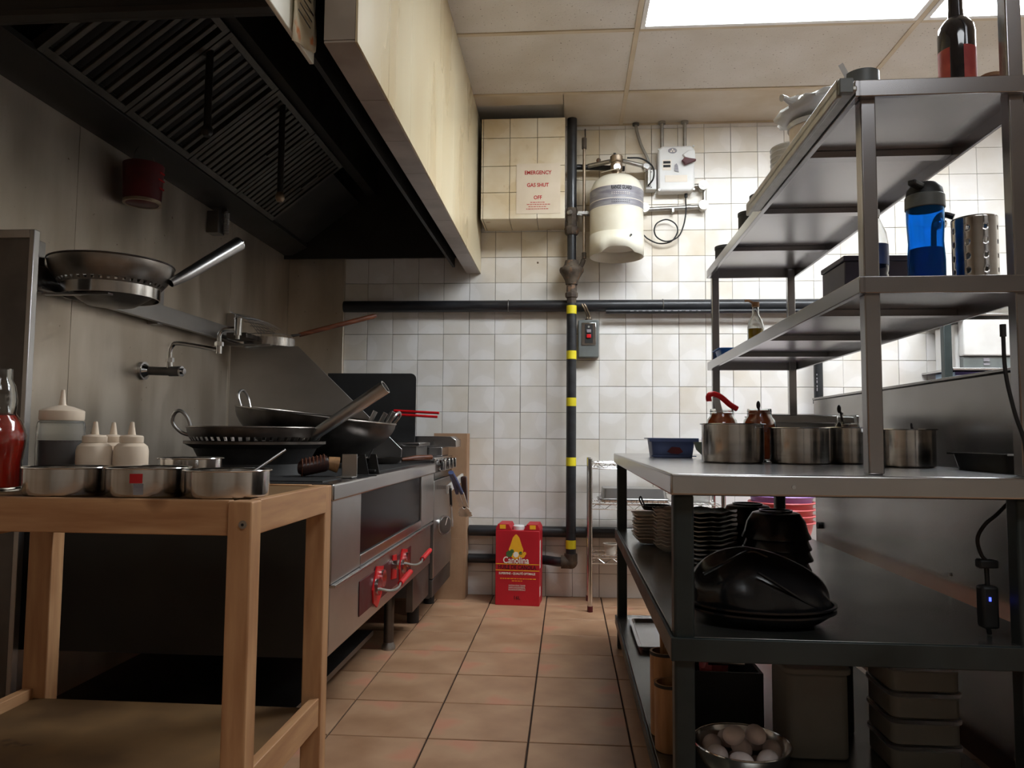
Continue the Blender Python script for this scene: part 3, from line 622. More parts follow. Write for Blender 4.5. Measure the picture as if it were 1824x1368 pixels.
for k in range(2): MB().prism([(-.72 + .03 * k, ZT + .003), (-.668 + .03 * k, ZT + .003), (-.682 + .03 * k, .858), (-.70 + .03 * k, .858)], 'y', 2.50 + .03 * k, 2.508 + .03 * k).build('leg_plate', m_iron, t)
MB().box(-.71, -.65, 2.508, 2.53, .80, .806).build('cross_bar', m_iron, t)
t = thing('frying_pan', 'shallow dark pan with a brown wooden handle lying at the range far corner', 'pan', (-.86, 3.46, ZT + .003))
MB().lathe([(0, 0), (.09, 0), (.115, .028), (.112, .028), (.088, .003), (0, .003)], (-.88, 3.46, ZT + .003), 32).build('bowl', m_wok, t)
MB().tube([(-.775, 3.49, .808), (-.72, 3.53, .815), (-.655, 3.60, .818)], [.008, .013, .012], 12).build('handle', m_handle, t)
# tongs and spatula hanging on the towel bar
t = thing('tongs', 'serving tongs with blue grips and scalloped silver tips hooked on the oven bar', 'tongs', (-.57, 3.86, .52))
for s_ in (-1, 1):
    dx = .012 * s_
    MB().tube(smooth_path([(-.562 + dx * .3, 3.62, .745), (-.556 + dx * .6, 3.72, .695), (-.55 + dx, 3.84, .63)], 5), .010, 8).build('grip', m_navy, t)
    ar = MB().bar((-.55 + dx, 3.83, .633), (-.545 + dx, 3.97, .55), .022, .005, (0, .5, 1)).build('arm', m_bar, t, bevel=.001)
    sc_ = [(0, 0), (.03, .004), (.045, .016), (.06, .014), (.075, .024), (.09, .02), (.105, .026), (.118, .016), (.12, 0)]
    p0_ = V(-.545 + dx, 3.96, .557); d1 = V(0, .075, -.055).normalized(); d2 = V(1, 0, 0)
    pp_ = MB(); pol = [(u, v) for u, v in sc_] + [(u, -v) for u, v in sc_[1:-1][::-1]]; n_ = len(pol)
    for h_ in (0, .004): pp_.v += [p0_ + d1 * u + d2 * v + V(0, .5, .7) * h_ for u, v in pol]
    pp_.f.append(tuple(range(n_))); pp_.f.append(tuple(range(n_, 2 * n_)))
    for q_ in range(n_): pp_.f.append((q_, (q_ + 1) % n_, n_ + (q_ + 1) % n_, n_ + q_))
    pp_.build('tip', m_bar, ar)
t = thing('turner', 'flat steel turner hanging from the oven bar below the tongs', 'turner', (-.576, 3.72, .50))
MB().bar((-.576, 3.70, .66), (-.576, 3.735, .575), .016, .01, (1, 0, 0)).build('handle', m_blackm, t); MB().prism([(3.722, .58), (3.745, .575), (3.80, .49), (3.79, .465), (3.765, .468), (3.748, .50)], 'x', -.578, -.574).build('blade', m_steel, t)
t = thing('oven_mitt', 'dark brown cloth hanging at the far end of the oven bar', 'cloth', (-.59, 4.1, .5))
MB().prism([(4.10, .70), (4.15, .70), (4.19, .60), (4.205, .53), (4.19, .50), (4.165, .52), (4.13, .60)], 'x', -.582, -.552).build('cloth', m_sauce, t, bevel=.008, seg=3)

# ================================================================= WOOD TABLE AND ITS THINGS
wt_ = thing('wood_table', 'light birch wooden work table with lower shelf in front of the range', 'table', (-.95, 1.6, 0))
WX0, WX1, WY0, WY1, WT = -1.335, -.58, 1.357, 1.845, .80
for x, y, ww in ((WX1 - .046, WY0, .046), (WX1 - .052, WY1 - .05, .048), (WX0, WY0, .046), (WX0, WY1 - .05, .062)):
    MB().box(x, x + ww, y, y + .046, 0, WT - .001).build('leg', m_wz, wt_, bevel=.003)
MB().box(WX0 + .047, WX1 - .047, WY0 + .008, WY0 + .03, .735, WT).build('apron', m_wx, wt_, bevel=.002)
MB().box(WX0 + .047, WX1 - .052, WY1 - .03, WY1 - .008, .735, WT).build('apron', m_wx, wt_, bevel=.002)
MB().box(WX1 - .024, WX1 - .002, WY0 + .046, WY1 - .05, .735, WT).build('apron', m_wy, wt_, bevel=.002)
MB().box(WX0 + .004, WX0 + .026, WY0 + .046, WY1 - .05, .735, WT).build('apron', m_wy, wt_, bevel=.002)
MB().box(WX0 + .09, WX0 + .12, WY0 + .032, WY1 - .032, .705, .735).build('brace', m_wy, wt_, bevel=.002)
MB().box(WX0 + .028, WX1 - .026, WY0 + .031, WY1 - .031, .778, .797).build('top_board', m_board, wt_)
MB().box(WX1 - .03, WX1 - .008, WY0 + .046, WY1 - .05, .232, .298).build('lower_rail', m_wy, wt_, bevel=.002)
MB().box(WX0 + .006, WX0 + .03, WY0 + .046, WY1 - .05, .232, .298).build('lower_rail', m_wy, wt_, bevel=.002)
MB().box(WX0 + .034, WX1 - .034, WY0 + .01, WY1 - .05, .262, .274).build('lower_shelf', m_board, wt_)
sc = MB().cyl((WX1 - .016, WY0 - .0025, .757), (WX1 - .016, WY0, .757), .0075, n=20).build('screw_head', m_galv, wt_); MB().cyl((WX1 - .016, WY0 - .003, .757), (WX1 - .016, WY0 - .0024, .757), .003, n=6).build('hex_socket', m_blackm, sc)
def pot(name, x, y, z, r, h, label, group, rim=.005, cat='pot'):
    t = thing(name, label, cat, (x, y, z), group)
    MB().lathe([(0, 0), (r - .006, 0), (r - .001, .004), (r, .01), (r, h), (r - .0015, h), (r - .0015, .011), (r - .007, .003), (0, .003)], (x, y, z), 44).build('body', m_pot, t)
    MB().lathe([(r - .001, h - .001), (r + rim, h), (r + rim + .0008, h + .0012), (r + rim, h + .0026), (r - .001, h + .0015)], (x, y, z), 44).build('rim', m_chrome, t)
    return t
ZW = .798
pot('sauce_pot', -1.01, 1.462, ZW, .080, .055, 'shallow steel pot on the wood table, beside the red sauce bottle', 'steel pots on the wood table')
p2 = pot('sauce_pot', -.842, 1.462, ZW, .077, .056, 'shallow steel pot with a red and grey sticker, middle of three on the wood table', 'steel pots on the wood table')
o = MB()
for i in range(7):
    for j in range(2): a = -PI / 2 + .1 + i * .05; o.v.append(V(-.842 + .0775 * math.cos(a), 1.462 + .0775 * math.sin(a), ZW + .03 + j * .018))
for i in range(6): o.f.append((2 * i, 2 * i + 2, 2 * i + 3, 2 * i + 1))
s1 = o.build('sticker', m_redtxt, p2)
o = MB()
for i in range(6):
    for j in range(2): a = -PI / 2 + .2 + i * .045; o.v.append(V(-.842 + .0776 * math.cos(a), 1.462 + .0776 * math.sin(a), ZW + .008 + j * .021))
for i in range(5): o.f.append((2 * i, 2 * i + 2, 2 * i + 3, 2 * i + 1))
o.build('sticker', m_label, p2)
pot('sauce_pot', -.676, 1.462, ZW, .080, .053, 'shallow steel pot on the wood table corner with a spoon in it', 'steel pots on the wood table')
pot('sauce_pot', -.895, 1.735, ZW, .070, .066, 'steel pot at the back of the wood table behind the stickered pot', 'steel pots on the wood table')
sp = thing('spoon', 'thin steel spoon handle sticking out of the corner pot', 'spoon', (-.66, 1.46, .802)); MB().tube([(-.672, 1.448, .806), (-.63, 1.482, .85), (-.582, 1.52, .892)], .003, 8).build('handle', m_steel, sp); MB().sphere((-.672, 1.446, .805), .014, 12, 8, (1, .8, .3)).build('bowl', m_steel, sp)
# squeeze bottles
b = thing('squeeze_bottle', 'large clear squeeze bottle of dark sauce with an ivory cone cap', 'squeeze bottle', (-1.145, 1.625, ZW), 'squeeze bottles')
MB().lathe([(0, 0), (.044, 0), (.048, .006), (.049, .085), (.0485, .138), (.047, .148), (.043, .152), (.0415, .152), (.0455, .146), (.047, .085), (.046, .008), (0, .003)], (-1.145, 1.625, ZW), 36).build('body', m_frost, b)
MB().lathe([(0, .004), (.0455, .006), (.0465, .108), (0, .108)], (-1.145, 1.625, ZW), 32).build('sauce', m_sauce, b)
MB().lathe([(.0, .1525), (.044, .1525), (.0455, .156), (.0455, .174), (.043, .176), (.022, .184), (.009, .187), (.0075, .19), (.0035, .222), (0, .223)], (-1.145, 1.625, ZW), 32).build('cap', m_ivory, b)
for k, (x, y, lb) in enumerate(((-1.048, 1.60, 'small ivory squeeze bottle beside the large dark sauce bottle'), (-.978, 1.625, 'small ivory squeeze bottle next to the back pot, end of its row'), (-1.062, 1.69, 'small ivory squeeze bottle half hidden behind the other small ones'))):
    b = thing('squeeze_bottle', lb, 'squeeze bottle', (x, y, ZW), 'squeeze bottles')
    MB().lathe([(0, 0), (.032, 0), (.036, .006), (.0365, .085), (.034, .096), (.026, .103), (0, .103)], (x, y, ZW), 30).build('body', m_ivory, b)
    MB().lathe([(0, .1035), (.024, .1035), (.025, .105), (.025, .117), (.022, .12), (.0085, .1215), (.008, .125), (.0042, .150), (0, .151)], (x, y, ZW), 28).build('cap', m_ivory, b)
b = thing('chilli_sauce_bottle', 'tall glass bottle half full of red sauce on the wood table edge', 'bottle', (-1.226, 1.53, ZW))
c = (-1.226, 1.53, ZW)
MB().lathe([(0, 0), (.050, 0), (.054, .006), (.052, .06), (.0575, .1), (.0585, .118), (.05, .145), (.036, .165), (.0375, .195), (.033, .225), (.026, .238), (.026, .262), (.023, .262), (.023, .24), (.0305, .222), (.0345, .195), (.033, .166), (.047, .143), (.0555, .117), (.0545, .1), (.049, .06), (.051, .008), (0, .004)], c, 36).build('glass', m_glass, b)
MB().lathe([(0, .005), (.0505, .009), (.0485, .06), (.054, .1), (.055, .117), (.0465, .142), (.034, .16), (0, .16)], c, 32).build('sauce', m_redsauce, b)
o = MB()
for i in range(9):
    for j in range(2): a = -PI / 2 - .3 + i * .1; o.v.append(V(c[0] + .0548 * math.cos(a), c[1] + .0548 * math.sin(a), ZW + .045 + j * .035))
for i in range(8): o.f.append((2 * i, 2 * i + 2, 2 * i + 3, 2 * i + 1))
o.build('label', m_paper, b)

# ================================================================= BACK WALL FITTINGS
GX, GY = .021, 4.308
gp = thing('gas_riser', 'vertical black gas pipe with yellow tape bands and a rusty valve', 'gas pipe', (GX, GY, .2))
MB().cyl((GX, GY, 2.24), (GX, GY, 2.785), .0285, n=24).cyl((GX, GY, 1.93), (GX, GY, 2.1), .026, n=24).build('upper_pipe', m_pipe, gp)
MB().lathe([(0, 2.09), (.032, 2.09), (.04, 2.10), (.043, 2.13), (.036, 2.14), (.030, 2.145), (.030, 2.17), (.033, 2.175), (.034, 2.235), (.030, 2.25), (0, 2.25)], (GX, GY, 0), 8).build('union', m_rust, gp)
MB().cyl((GX - .02, GY - .033, 2.215), (GX - .005, GY - .05, 2.215), .012, n=10).bar((GX + .03, GY, 2.213), (GX + .12, GY + .02, 2.213), .008, .012).build('side_fitting', m_galv, gp)
vv = MB().lathe([(0, 1.80), (.034, 1.80), (.04, 1.825), (.05, 1.845), (.068, 1.872), (.071, 1.885), (.069, 1.893), (.05, 1.905), (.042, 1.92), (.038, 1.94), (0, 1.94)], (GX, GY, 0), 24).build('valve_body', m_rust, gp)
for k in range(8): a = 2 * PI * k / 8; MB().cyl((GX + .058 * math.cos(a), GY + .058 * math.sin(a), 1.868), (GX + .058 * math.cos(a), GY + .058 * math.sin(a), 1.90), .008, n=6).build('bolt', m_rust, vv)
MB().tube([(GX + .05, GY - .01, 1.90), (GX + .062, GY - .005, 1.925), (GX + .068, GY, 1.945)], .014, 10).build('valve_arm', m_rust, vv)
MB().lathe([(0, 1.69), (.026, 1.69), (.028, 1.72), (.035, 1.725), (.037, 1.735), (.037, 1.75), (.03, 1.756), (.028, 1.80), (0, 1.80)], (GX, GY, 0), 8).build('lower_union', m_rust, gp)
MB().cyl((GX, GY, .235), (GX, GY, 1.69), .0285, n=24).build('lower_pipe', m_pipe, gp)
for z in (1.652, 1.39, 1.12, .78, .315): MB().lathe([(.0288, z - .024), (.0293, z - .024), (.0293, z + .024), (.0288, z + .024)], (GX, GY, 0), 24).build('tape_band', m_yellow, gp)
MB().sphere((GX, GY, .215), .038, 16, 10).cyl((GX, GY, .215), (GX - .055, GY, .215), .037, n=16).cyl((GX, GY, .215), (GX, GY, .262), .037, n=16).build('elbow', m_rust, gp)
MB().tube(smooth_path([(GX - .05, GY, .215), (-.06, GY + .01, .215), (-.115, 4.36, .215), (-.17, 4.378, .215), (-.3, 4.379, .215), (-.57, 4.379, .215)], 5), .0265, 18).build('floor_run', m_pipe, gp)
MB().cyl((GX, GY + .02, 2.505), (.33, GY + .065, 2.505), .016, n=14).build('branch_stub', m_pipe, gp)
PX = 4.375
for nm, z, r_, x0, x1, lb in (('drain_pipe', 1.688, .034, -1.34, 3.19, 'thick black pipe running across the tiles below the valve'), ('drain_pipe', .375, .031, -.568, .80, 'black pipe running low along the tiles behind the red oil box')):
    t = thing(nm, lb, 'pipe', (.3, PX, z)); MB().cyl((x0, PX, z), (x1, PX, z), r_, n=22).build('pipe', m_pipe, t)
    for k in range(-1, 3):
        if x0 < k * .9 + .55 < x1: MB().tube([(k * .9 + .55, PX + (r_ + .0015) * math.cos(a), z + (r_ + .0015) * math.sin(a)) for a in [2 * PI * i / 20 for i in range(21)]], .003, 6).build('clip', m_steel_d, t)
t = thing('cable_conduit', 'thin black printed conduit fixed just under the thick wall pipe', 'conduit', (1.5, 4.352, 1.652)); MB().cyl((.22, 4.345, 1.648), (3.19, 4.345, 1.648), .013, n=14).build('tube', m_pipe, t)
for k in range(12): MB().box(.36 + k * .035, .36 + k * .035 + random.uniform(.008, .026), 4.3308, 4.3318, 1.647, 1.651).build('print_mark', m_label, t)
t = thing('copper_tube', 'slim brass tube beside the gas pipe running down to the valve', 'tube', (.092, 4.30, 1.95))
MB().cyl((.092, 4.30, 1.955), (.092, 4.30, 2.615), .009, n=14).build('tube', m_brass, t); MB().cyl((.092, 4.30, 2.60), (.092, 4.30, 2.665), .014, n=8).cyl((.092, 4.30, 1.95), (.092, 4.30, 1.985), .013, n=8).build('nut', m_rust, t)
MB().tube(smooth_path([(.098, 4.31, 2.66), (.10, 4.37, 2.70), (.10, 4.40, 2.76)], 5), .004, 8).build('lead', m_rust, t)
# suppression cylinder
KX, KY = .276, 4.252; R_ = .152
cy = thing('suppression_cylinder', 'cream fire suppression cylinder with a grey label band fixed on the tiles', 'cylinder', (KX, KY, 1.945))
MB().lathe([(0, 2.0), (.12, 2.0), (.145, 2.02), (R_, 2.045), (R_, 2.30), (.148, 2.335), (.13, 2.375), (.1, 2.40), (.05, 2.415), (0, 2.415)], (KX, KY, 0), 48).build('tank', m_cream, cy)
o = MB(); n = 48
for i in range(n + 1):
    a = 2 * PI * i / n; zb = 1.945 + (.028 * max(0, 1 - (abs(((a + PI / 2 + PI) % (2 * PI)) - PI) / .62) ** 4))
    for z in (zb, 2.065): o.v.append(V(KX + .1545 * math.cos(a), KY + .1545 * math.sin(a), z))
for i in range(n): o.f.append((2 * i, 2 * i + 2, 2 * i + 3, 2 * i + 1))
sk = o.build('foot_skirt', m_cream, cy); so = sk.modifiers.new('solid', 'SOLIDIFY'); so.thickness = .006
MB().cyl((KX + .07, KY - .145, 2.035), (KX + .071, KY - .1495, 2.035), .006, n=12).build('skirt_hole', m_blackm, cy)
lb = MB().lathe([(.1522, 2.205), (.1528, 2.205), (.1528, 2.318), (.1522, 2.318)], (KX, KY, 0), 64).build('label_band', m_label, cy)
for z in (2.205, 2.245, 2.318): MB().lathe([(.1528, z - .0015), (.1533, z - .0015), (.1533, z + .0015), (.1528, z + .0015)], (KX, KY, 0), 64).build('label_line', m_white_p, lb)
T4 = Matrix.Translation((KX, KY, 2.303)) @ Matrix.Rotation(.13, 4, 'Z') @ Matrix.Rotation(PI / 2, 4, 'X')
text('RANGE GUARD', .030, m_black_p, lb, T4, bend=.1534, bold=.0009, width=.118)
for k in range(9):
    a = -PI / 2 - .25 + .08 * k
    for z in (2.276, 2.267, 2.232, 2.222): MB().tube([(KX + .1532 * math.cos(a + q_), KY + .1532 * math.sin(a + q_), z) for q_ in (0, .02, .05)], .0012, 4).build('print_line', m_white_p if z > 2.25 else m_black_p, lb)
va = MB().lathe([(0, 2.41), (.022, 2.41), (.022, 2.44), (.03, 2.445), (.034, 2.455), (.034, 2.49), (.03, 2.495), (.034, 2.50), (.036, 2.505), (.036, 2.532), (.03, 2.537), (0, 2.537)], (KX, KY, 0), 20).build('valve', m_brass, cy)
MB().cyl((KX, KY - .05, 2.455), (KX, KY - .03, 2.455), .02, n=20).build('pressure_gauge', m_chrome, va); MB().cyl((KX - .01, KY, 2.537), (KX - .01, KY, 2.553), .008, n=8).build('stem', m_blackm, va)
MB().bar((KX - .085, KY - .04, 2.428), (KX + .01, KY - .075, 2.438), .05, .001, (.3, -.6, 1)).build('paper_tag', m_paper, cy)
MB().box(KX - .12, KX + .12, KY + .125, YB - .008, 2.14, 2.18).build('wall_bracket', m_galv, cy)
MB().box(KX - .22, KX - .1495, KY + .02, KY + .03, 2.205, 2.222).build('side_bracket', m_galv, cy)
for p0, p1, r_ in (((KX - .16, 4.33, 2.508), (KX - .036, 4.27, 2.512), .013), ((KX + .035, 4.27, 2.515), (KX + .17, 4.33, 2.50), .012)): MB().cyl(p0, p1, r_, n=14).build('pipe', m_galv, cy)
MB().sphere((KX - .10, 4.30, 2.53), .014, 12, 8).build('cap', m_rust, cy)
MB().sphere((KX + .175, 4.33, 2.492), .026, 14, 10).cyl((KX + .175, 4.30, 2.492), (KX + .175, 4.36, 2.492), .018, n=14).build('elbow', m_chrome, cy)
MB().cyl((KX + .19, 4.335, 2.48), (KX + .19, 4.335, 2.385), .014, n=12).build('pipe', m_galv, cy)
MB().tube(smooth_path([(KX + .06, 4.24, 2.52), (KX + .14, 4.23, 2.51), (KX + .205, 4.25, 2.47), (KX + .212, 4.27, 2.41), (KX + .185, 4.30, 2.375)], 6), .005, 8).build('hose', m_rubber, cy)
# release control box
cbx = thing('release_control_box', 'pale grey release control box with a red lever on the tiles', 'control box', (.625, 4.37, 2.35))
bp = [(.522, 2.352), (.715, 2.352), (.733, 2.372), (.733, 2.60), (.715, 2.623), (.545, 2.623), (.522, 2.60)]
MB().prism(bp, 'y', 4.332, 4.412).build('body', m_white, cbx, bevel=.012, seg=3)
MB().prism([(.66, 2.565), (.70, 2.592), (.733, 2.59), (.736, 2.535), (.69, 2.53)], 'y', 4.318, 4.336).build('lever_hood', m_white, cbx, bevel=.006)
lv = MB().prism([(.655, 2.525), (.675, 2.545), (.70, 2.538), (.737, 2.532), (.737, 2.522), (.70, 2.508), (.675, 2.498)], 'y', 4.305, 4.322).build('lever', m_redtin, cbx, bevel=.003)
MB().cyl((.678, 4.30, 2.52), (.678, 4.332, 2.52), .012, n=14).build('pivot', m_redtin, lv)
em = MB().lathe([(0, 0), (.026, 0), (.026, .0015), (0, .0015)], (0, 0, 0), 28, 1, .62).xf(Matrix.Translation((.606, 4.332, 2.592)) @ Matrix.Rotation(PI / 2, 4, 'X')).build('emblem', m_label, cbx)
for dx, dz in ((-.008, -.004), (.008, -.004), (0, .006)): MB().cyl((.606 + dx, 4.3305, 2.592 + dz), (.606 + dx, 4.3295, 2.592 + dz), .005, n=12).build('emblem_mark', m_white_p, em)
MB().box(.548, .598, 4.3305, 4.332, 2.476, 2.538).build('plate', m_white_p, cbx)
for z in (2.50, 2.522): MB().box(.552, .594, 4.3295, 4.3305, z - .007, z + .008).build('plate_print', m_black_p, cbx)
MB().box(.562, .69, 4.3305, 4.333, 2.405, 2.446).build('window', m_white_p, cbx, bevel=.001)
MB().prism([(.616, 2.47), (.64, 2.463), (.636, 2.50), (.628, 2.515), (.618, 2.505)], 'y', 4.326, 4.334).build('keyhole_cover', m_label, cbx)
for x, z in ((.528, 2.36), (.727, 2.36), (.528, 2.60), (.727, 2.617)): MB().cyl((x, 4.327, z), (x, 4.334, z), .006, n=10).build('screw', m_galv, cbx)
jb = thing('junction_box', 'small pale junction box with flexible conduit left of the control box', 'junction box', (.485, 4.38, 2.367))
MB().box(.453, .514, 4.345, 4.412, 2.368, 2.486).build('body', m_white, jb, bevel=.004)
for x, z in ((.484, 2.472), (.484, 2.38)): MB().cyl((x, 4.342, z), (x, 4.346, z), .004, n=8).build('screw', m_steel_d, jb)
MB().tube(smooth_path([(.40, 4.395, 2.785), (.405, 4.39, 2.74), (.43, 4.385, 2.65), (.46, 4.38, 2.58), (.475, 4.378, 2.53), (.478, 4.378, 2.49)], 8), .009, 10).build('flex_conduit', m_galv, jb)
MB().cyl((.478, 4.378, 2.482), (.478, 4.378, 2.505), .017, n=12).build('connector', m_steel_d, jb); MB().cyl((.40, 4.395, 2.775), (.40, 4.395, 2.787), .02, n=12).build('connector', m_steel_d, jb)
for x, lbn in ((.552, 'straight conduit from the ceiling to the control box, beside the flexible one'), (.685, 'straight conduit from the ceiling to the control box lever side')):
    t = thing('conduit', lbn, 'conduit', (x, 4.385, 2.62)); MB().cyl((x, 4.385, 2.624), (x, 4.385, 2.788), .0105, n=14).build('tube', m_galv, t); MB().cyl((x, 4.385, 2.776), (x, 4.385, 2.788), .022, n=14).build('collar', m_galv, t)
pl = thing('pulley_conduit', 'chrome corner pulleys and tube linking control box and cylinder', 'conduit', (.62, 4.38, 2.25))
MB().cyl((.735, 4.378, 2.395), (.79, 4.378, 2.395), .013, n=12).cyl((.795, 4.378, 2.385), (.795, 4.378, 2.30), .012, n=12).cyl((.785, 4.378, 2.27), (.455, 4.378, 2.258), .013, n=14).build('tube', m_galv, pl)
for x, z in ((.785, 2.39), (.785, 2.273), (.445, 2.262)): k_ = MB().cyl((x, 4.345, z), (x, 4.40, z), .028, n=20).build('pulley', m_galv, pl); MB().cyl((x, 4.342, z), (x, 4.346, z), .012, n=14).build('pulley_cap', m_galv, k_)
MB().cyl((.69, 4.378, 2.267), (.715, 4.378, 2.268), .0165, n=12).build('coupling', m_galv, pl)
MB().box(.605, .617, 4.36, 4.412, 2.238, 2.262).build('strap', m_galv, pl)
cl = thing('cable_loop', 'thin dark cable hanging from the control box in a loop', 'cable', (.6, 4.39, 2.1))
pts = [(.69, 4.385, 2.352), (.688, 4.385, 2.31), (.685, 4.36, 2.24), (.672, 4.36, 2.16), (.64, 4.36, 2.09), (.575, 4.36, 2.062), (.52, 4.362, 2.085), (.503, 4.37, 2.13), (.52, 4.375, 2.175), (.575, 4.378, 2.197), (.625, 4.375, 2.17), (.637, 4.37, 2.12), (.60, 4.372, 2.065), (.53, 4.378, 2.055), (.47, 4.39, 2.085), (.445, 4.395, 2.11)]
MB().tube(smooth_path(pts, 7), .0042, 8).build('cable', m_rubber, cl); MB().cyl((.69, 4.385, 2.33), (.69, 4.385, 2.36), .009, n=10).build('gland', m_blackm, cl)
# motor starter switch
sw = thing('switch_box', 'grey wall switch box with red and grey push buttons beside the gas pipe', 'switch', (.12, 4.37, 1.38))
MB().box(.061, .18, 4.345, 4.412, 1.382, 1.60).build('body', m_greybox, sw, bevel=.005, seg=3)
MB().prism([(.079, 1.452), (.163, 1.452), (.163, 1.583), (.079, 1.583)], 'y', 4.340, 4.345).build('frame', m_chrome, sw, bevel=.002)
pn_ = MB().box(.098, .144, 4.334, 4.3405, 1.463, 1.572).build('insert', m_blackm, sw)
MB().box(.108, .134, 4.326, 4.334, 1.492, 1.514).build('stop_button', m_red, pn_, bevel=.003); MB().box(.108, .134, 4.327, 4.334, 1.522, 1.542).build('start_button', m_label, pn_, bevel=.003)
MB().cyl((.121, 4.332, 1.558), (.121, 4.334, 1.558), .006, n=10).build('screw', m_galv, pn_)
for d in (0, .014): MB().tube(smooth_path([(.115 + d, 4.385, 1.598), (.112 + d, 4.385, 1.63), (.095 + d, 4.33, 1.665), (.08 + d, 4.325, 1.69)], 6), .005, 8).build('flex_lead', m_brass, sw)
MB().cyl((.122, 4.385, 1.596), (.122, 4.385, 1.612), .02, n=12).build('connector', m_rust, sw)
# emergency sign
sg = thing('gas_sign', 'paper sign in red letters for the emergency gas shut-off on the tiled chase', 'sign', (-.17, CYF, 2.18))
MB().box(-.294, -.045, CYF - .0022, CYF - .0008, 2.178, 2.468).build('sheet', m_paper, sg)
for s_, z, wd in (('EMERGENCY', 2.414, .152), ('GAS SHUT', 2.342, .124), ('OFF', 2.27, .046)): text(s_, .030, m_redtxt, sg, face_front(-.172, CYF - .0024, z), bold=.0007, width=wd)
for k, (z, wd) in enumerate(((2.243, .084), (2.231, .124), (2.218, .105), (2.205, .13))):
    x = -.172 - wd / 2
    while x < -.172 + wd / 2 - .004:
        l_ = random.uniform(.006, .016); MB().box(x, x + l_, CYF - .0029, CYF - .0023, z - .0018, z + .0018).build('small_print', m_redtxt, sg); x += l_ + .003
# red oil carton
bxn = thing('oil_carton', 'red canola oil carton with a white cap standing on the floor by the tiles', 'carton', (-.266, 4.24, 0), local=True, rot=(0, 0, -.06))
BW, BD, BH = .1215, .085, .405
MB().box(-BW, BW, -BD, BD, 0, BH).build('box', m_boxred, bxn, bevel=.003)
for s_ in (-1, 1):
    fp = MB().prism([(s_ * BW, BH), (s_ * BW, BH + .012), (s_ * (BW - .012), BH + .034), (s_ * (BW - .072), BH + .034), (s_ * (BW - .09), BH)], 'y', -BD + .004, BD - .01).build('top_flap', m_boxred, bxn, bevel=.002)
    MB().box(min(s_ * (BW - .055), s_ * (BW - .022)), max(s_ * (BW - .055), s_ * (BW - .022)), -BD + .0028, -BD + .0042, BH + .008, BH + .03).build('flap_label', m_yel_p, fp)
MB().lathe([(0, BH), (.032, BH), (.032, BH + .02), (.028, BH + .024), (0, BH + .024)], (0, -.03, 0), 28).build('cap', m_white, bxn)
FY = -BD - .0006
dpts = [(0, .385)] + [(.040 * math.sin(a) * (.35 + .65 * min(1, a / 1.3)), .305 + .0 + .080 * math.cos(a) if a < .9 else .300 + .05 * math.cos(a)) for a in [0.35, .7, 1.1, 1.5, 1.9, 2.3, 2.7, PI]]
dpts = dpts + [(-x, z) for x, z in dpts[1:-1][::-1]]
MB().prism([(x - .008, z) for x, z in dpts], 'y', FY - .0004, FY + .0008).build('drop_emblem', m_yel_p, bxn)
for x, z, r_, mt in ((-.045, .278, .019, m_green_p), (-.03, .292, .012, m_green_p), (.028, .272, .015, m_yel_p), (.018, .283, .01, m_green_p), (.04, .282, .009, m_yel_p), (-.008, .275, .016, m_white_p)):
    MB().lathe([(0, 0), (r_, 0), (r_, .001), (0, .001)], (0, 0, 0), 7).xf(Matrix.Translation((x, FY - .0004, z)) @ Matrix.Rotation(PI / 2, 4, 'X')).build('leaf_emblem', mt, bxn)
text('Canolina', .05, m_white_p, bxn, face_front(-.008, FY - .0008, .243), bold=.0007, width=.142)
MB().box(-BW + .001, BW - .001, FY - .0003, FY + .0006, .221, .225).build('stripe', m_yel_p, bxn); MB().box(-BW + .001, BW - .001, FY - .0003, FY + .0006, .187, .191).build('stripe', m_yel_p, bxn)
text('HUILE DE CANOLA', .03, m_darkred_p, bxn, face_front(-.002, FY - .0006, .206), bold=.0006, width=.21)
text('SUPERFINE - QUALITÉ OPTIMALE', .016, m_white_p, bxn, face_front(-.002, FY - .0006, .172), bold=.0003, width=.20)
for k, wd in enumerate((.19, .06)):
    x = -wd / 2
    while x < wd / 2 - .004: l_ = random.uniform(.006, .018); MB().box(x, x + l_, FY - .0005, FY + .0006, .143 - k * .012, .1465 - k * .012).build('small_print', m_yel_p, bxn); x += l_ + .0035
for k, s_ in enumerate(('AUCUN GRAS TRANS', 'SANS CHOLESTÉROL', 'SOURCE D\'OMÉGA-3')): text(s_, .0115, m_white_p, bxn, face_front(-.002, FY - .0006, .108 - k * .0115), width=.092)
text('16L', .026, m_darkred_p, bxn, face_front(-.002, FY - .0006, .042), bold=.0005)
for z0, z1 in ((.20, .35), (.05, .10)): MB().box(BW + .0002, BW + .0012, -BD + .01, -BD + .05, z0, z1).build('side_label', m_white_p, bxn)

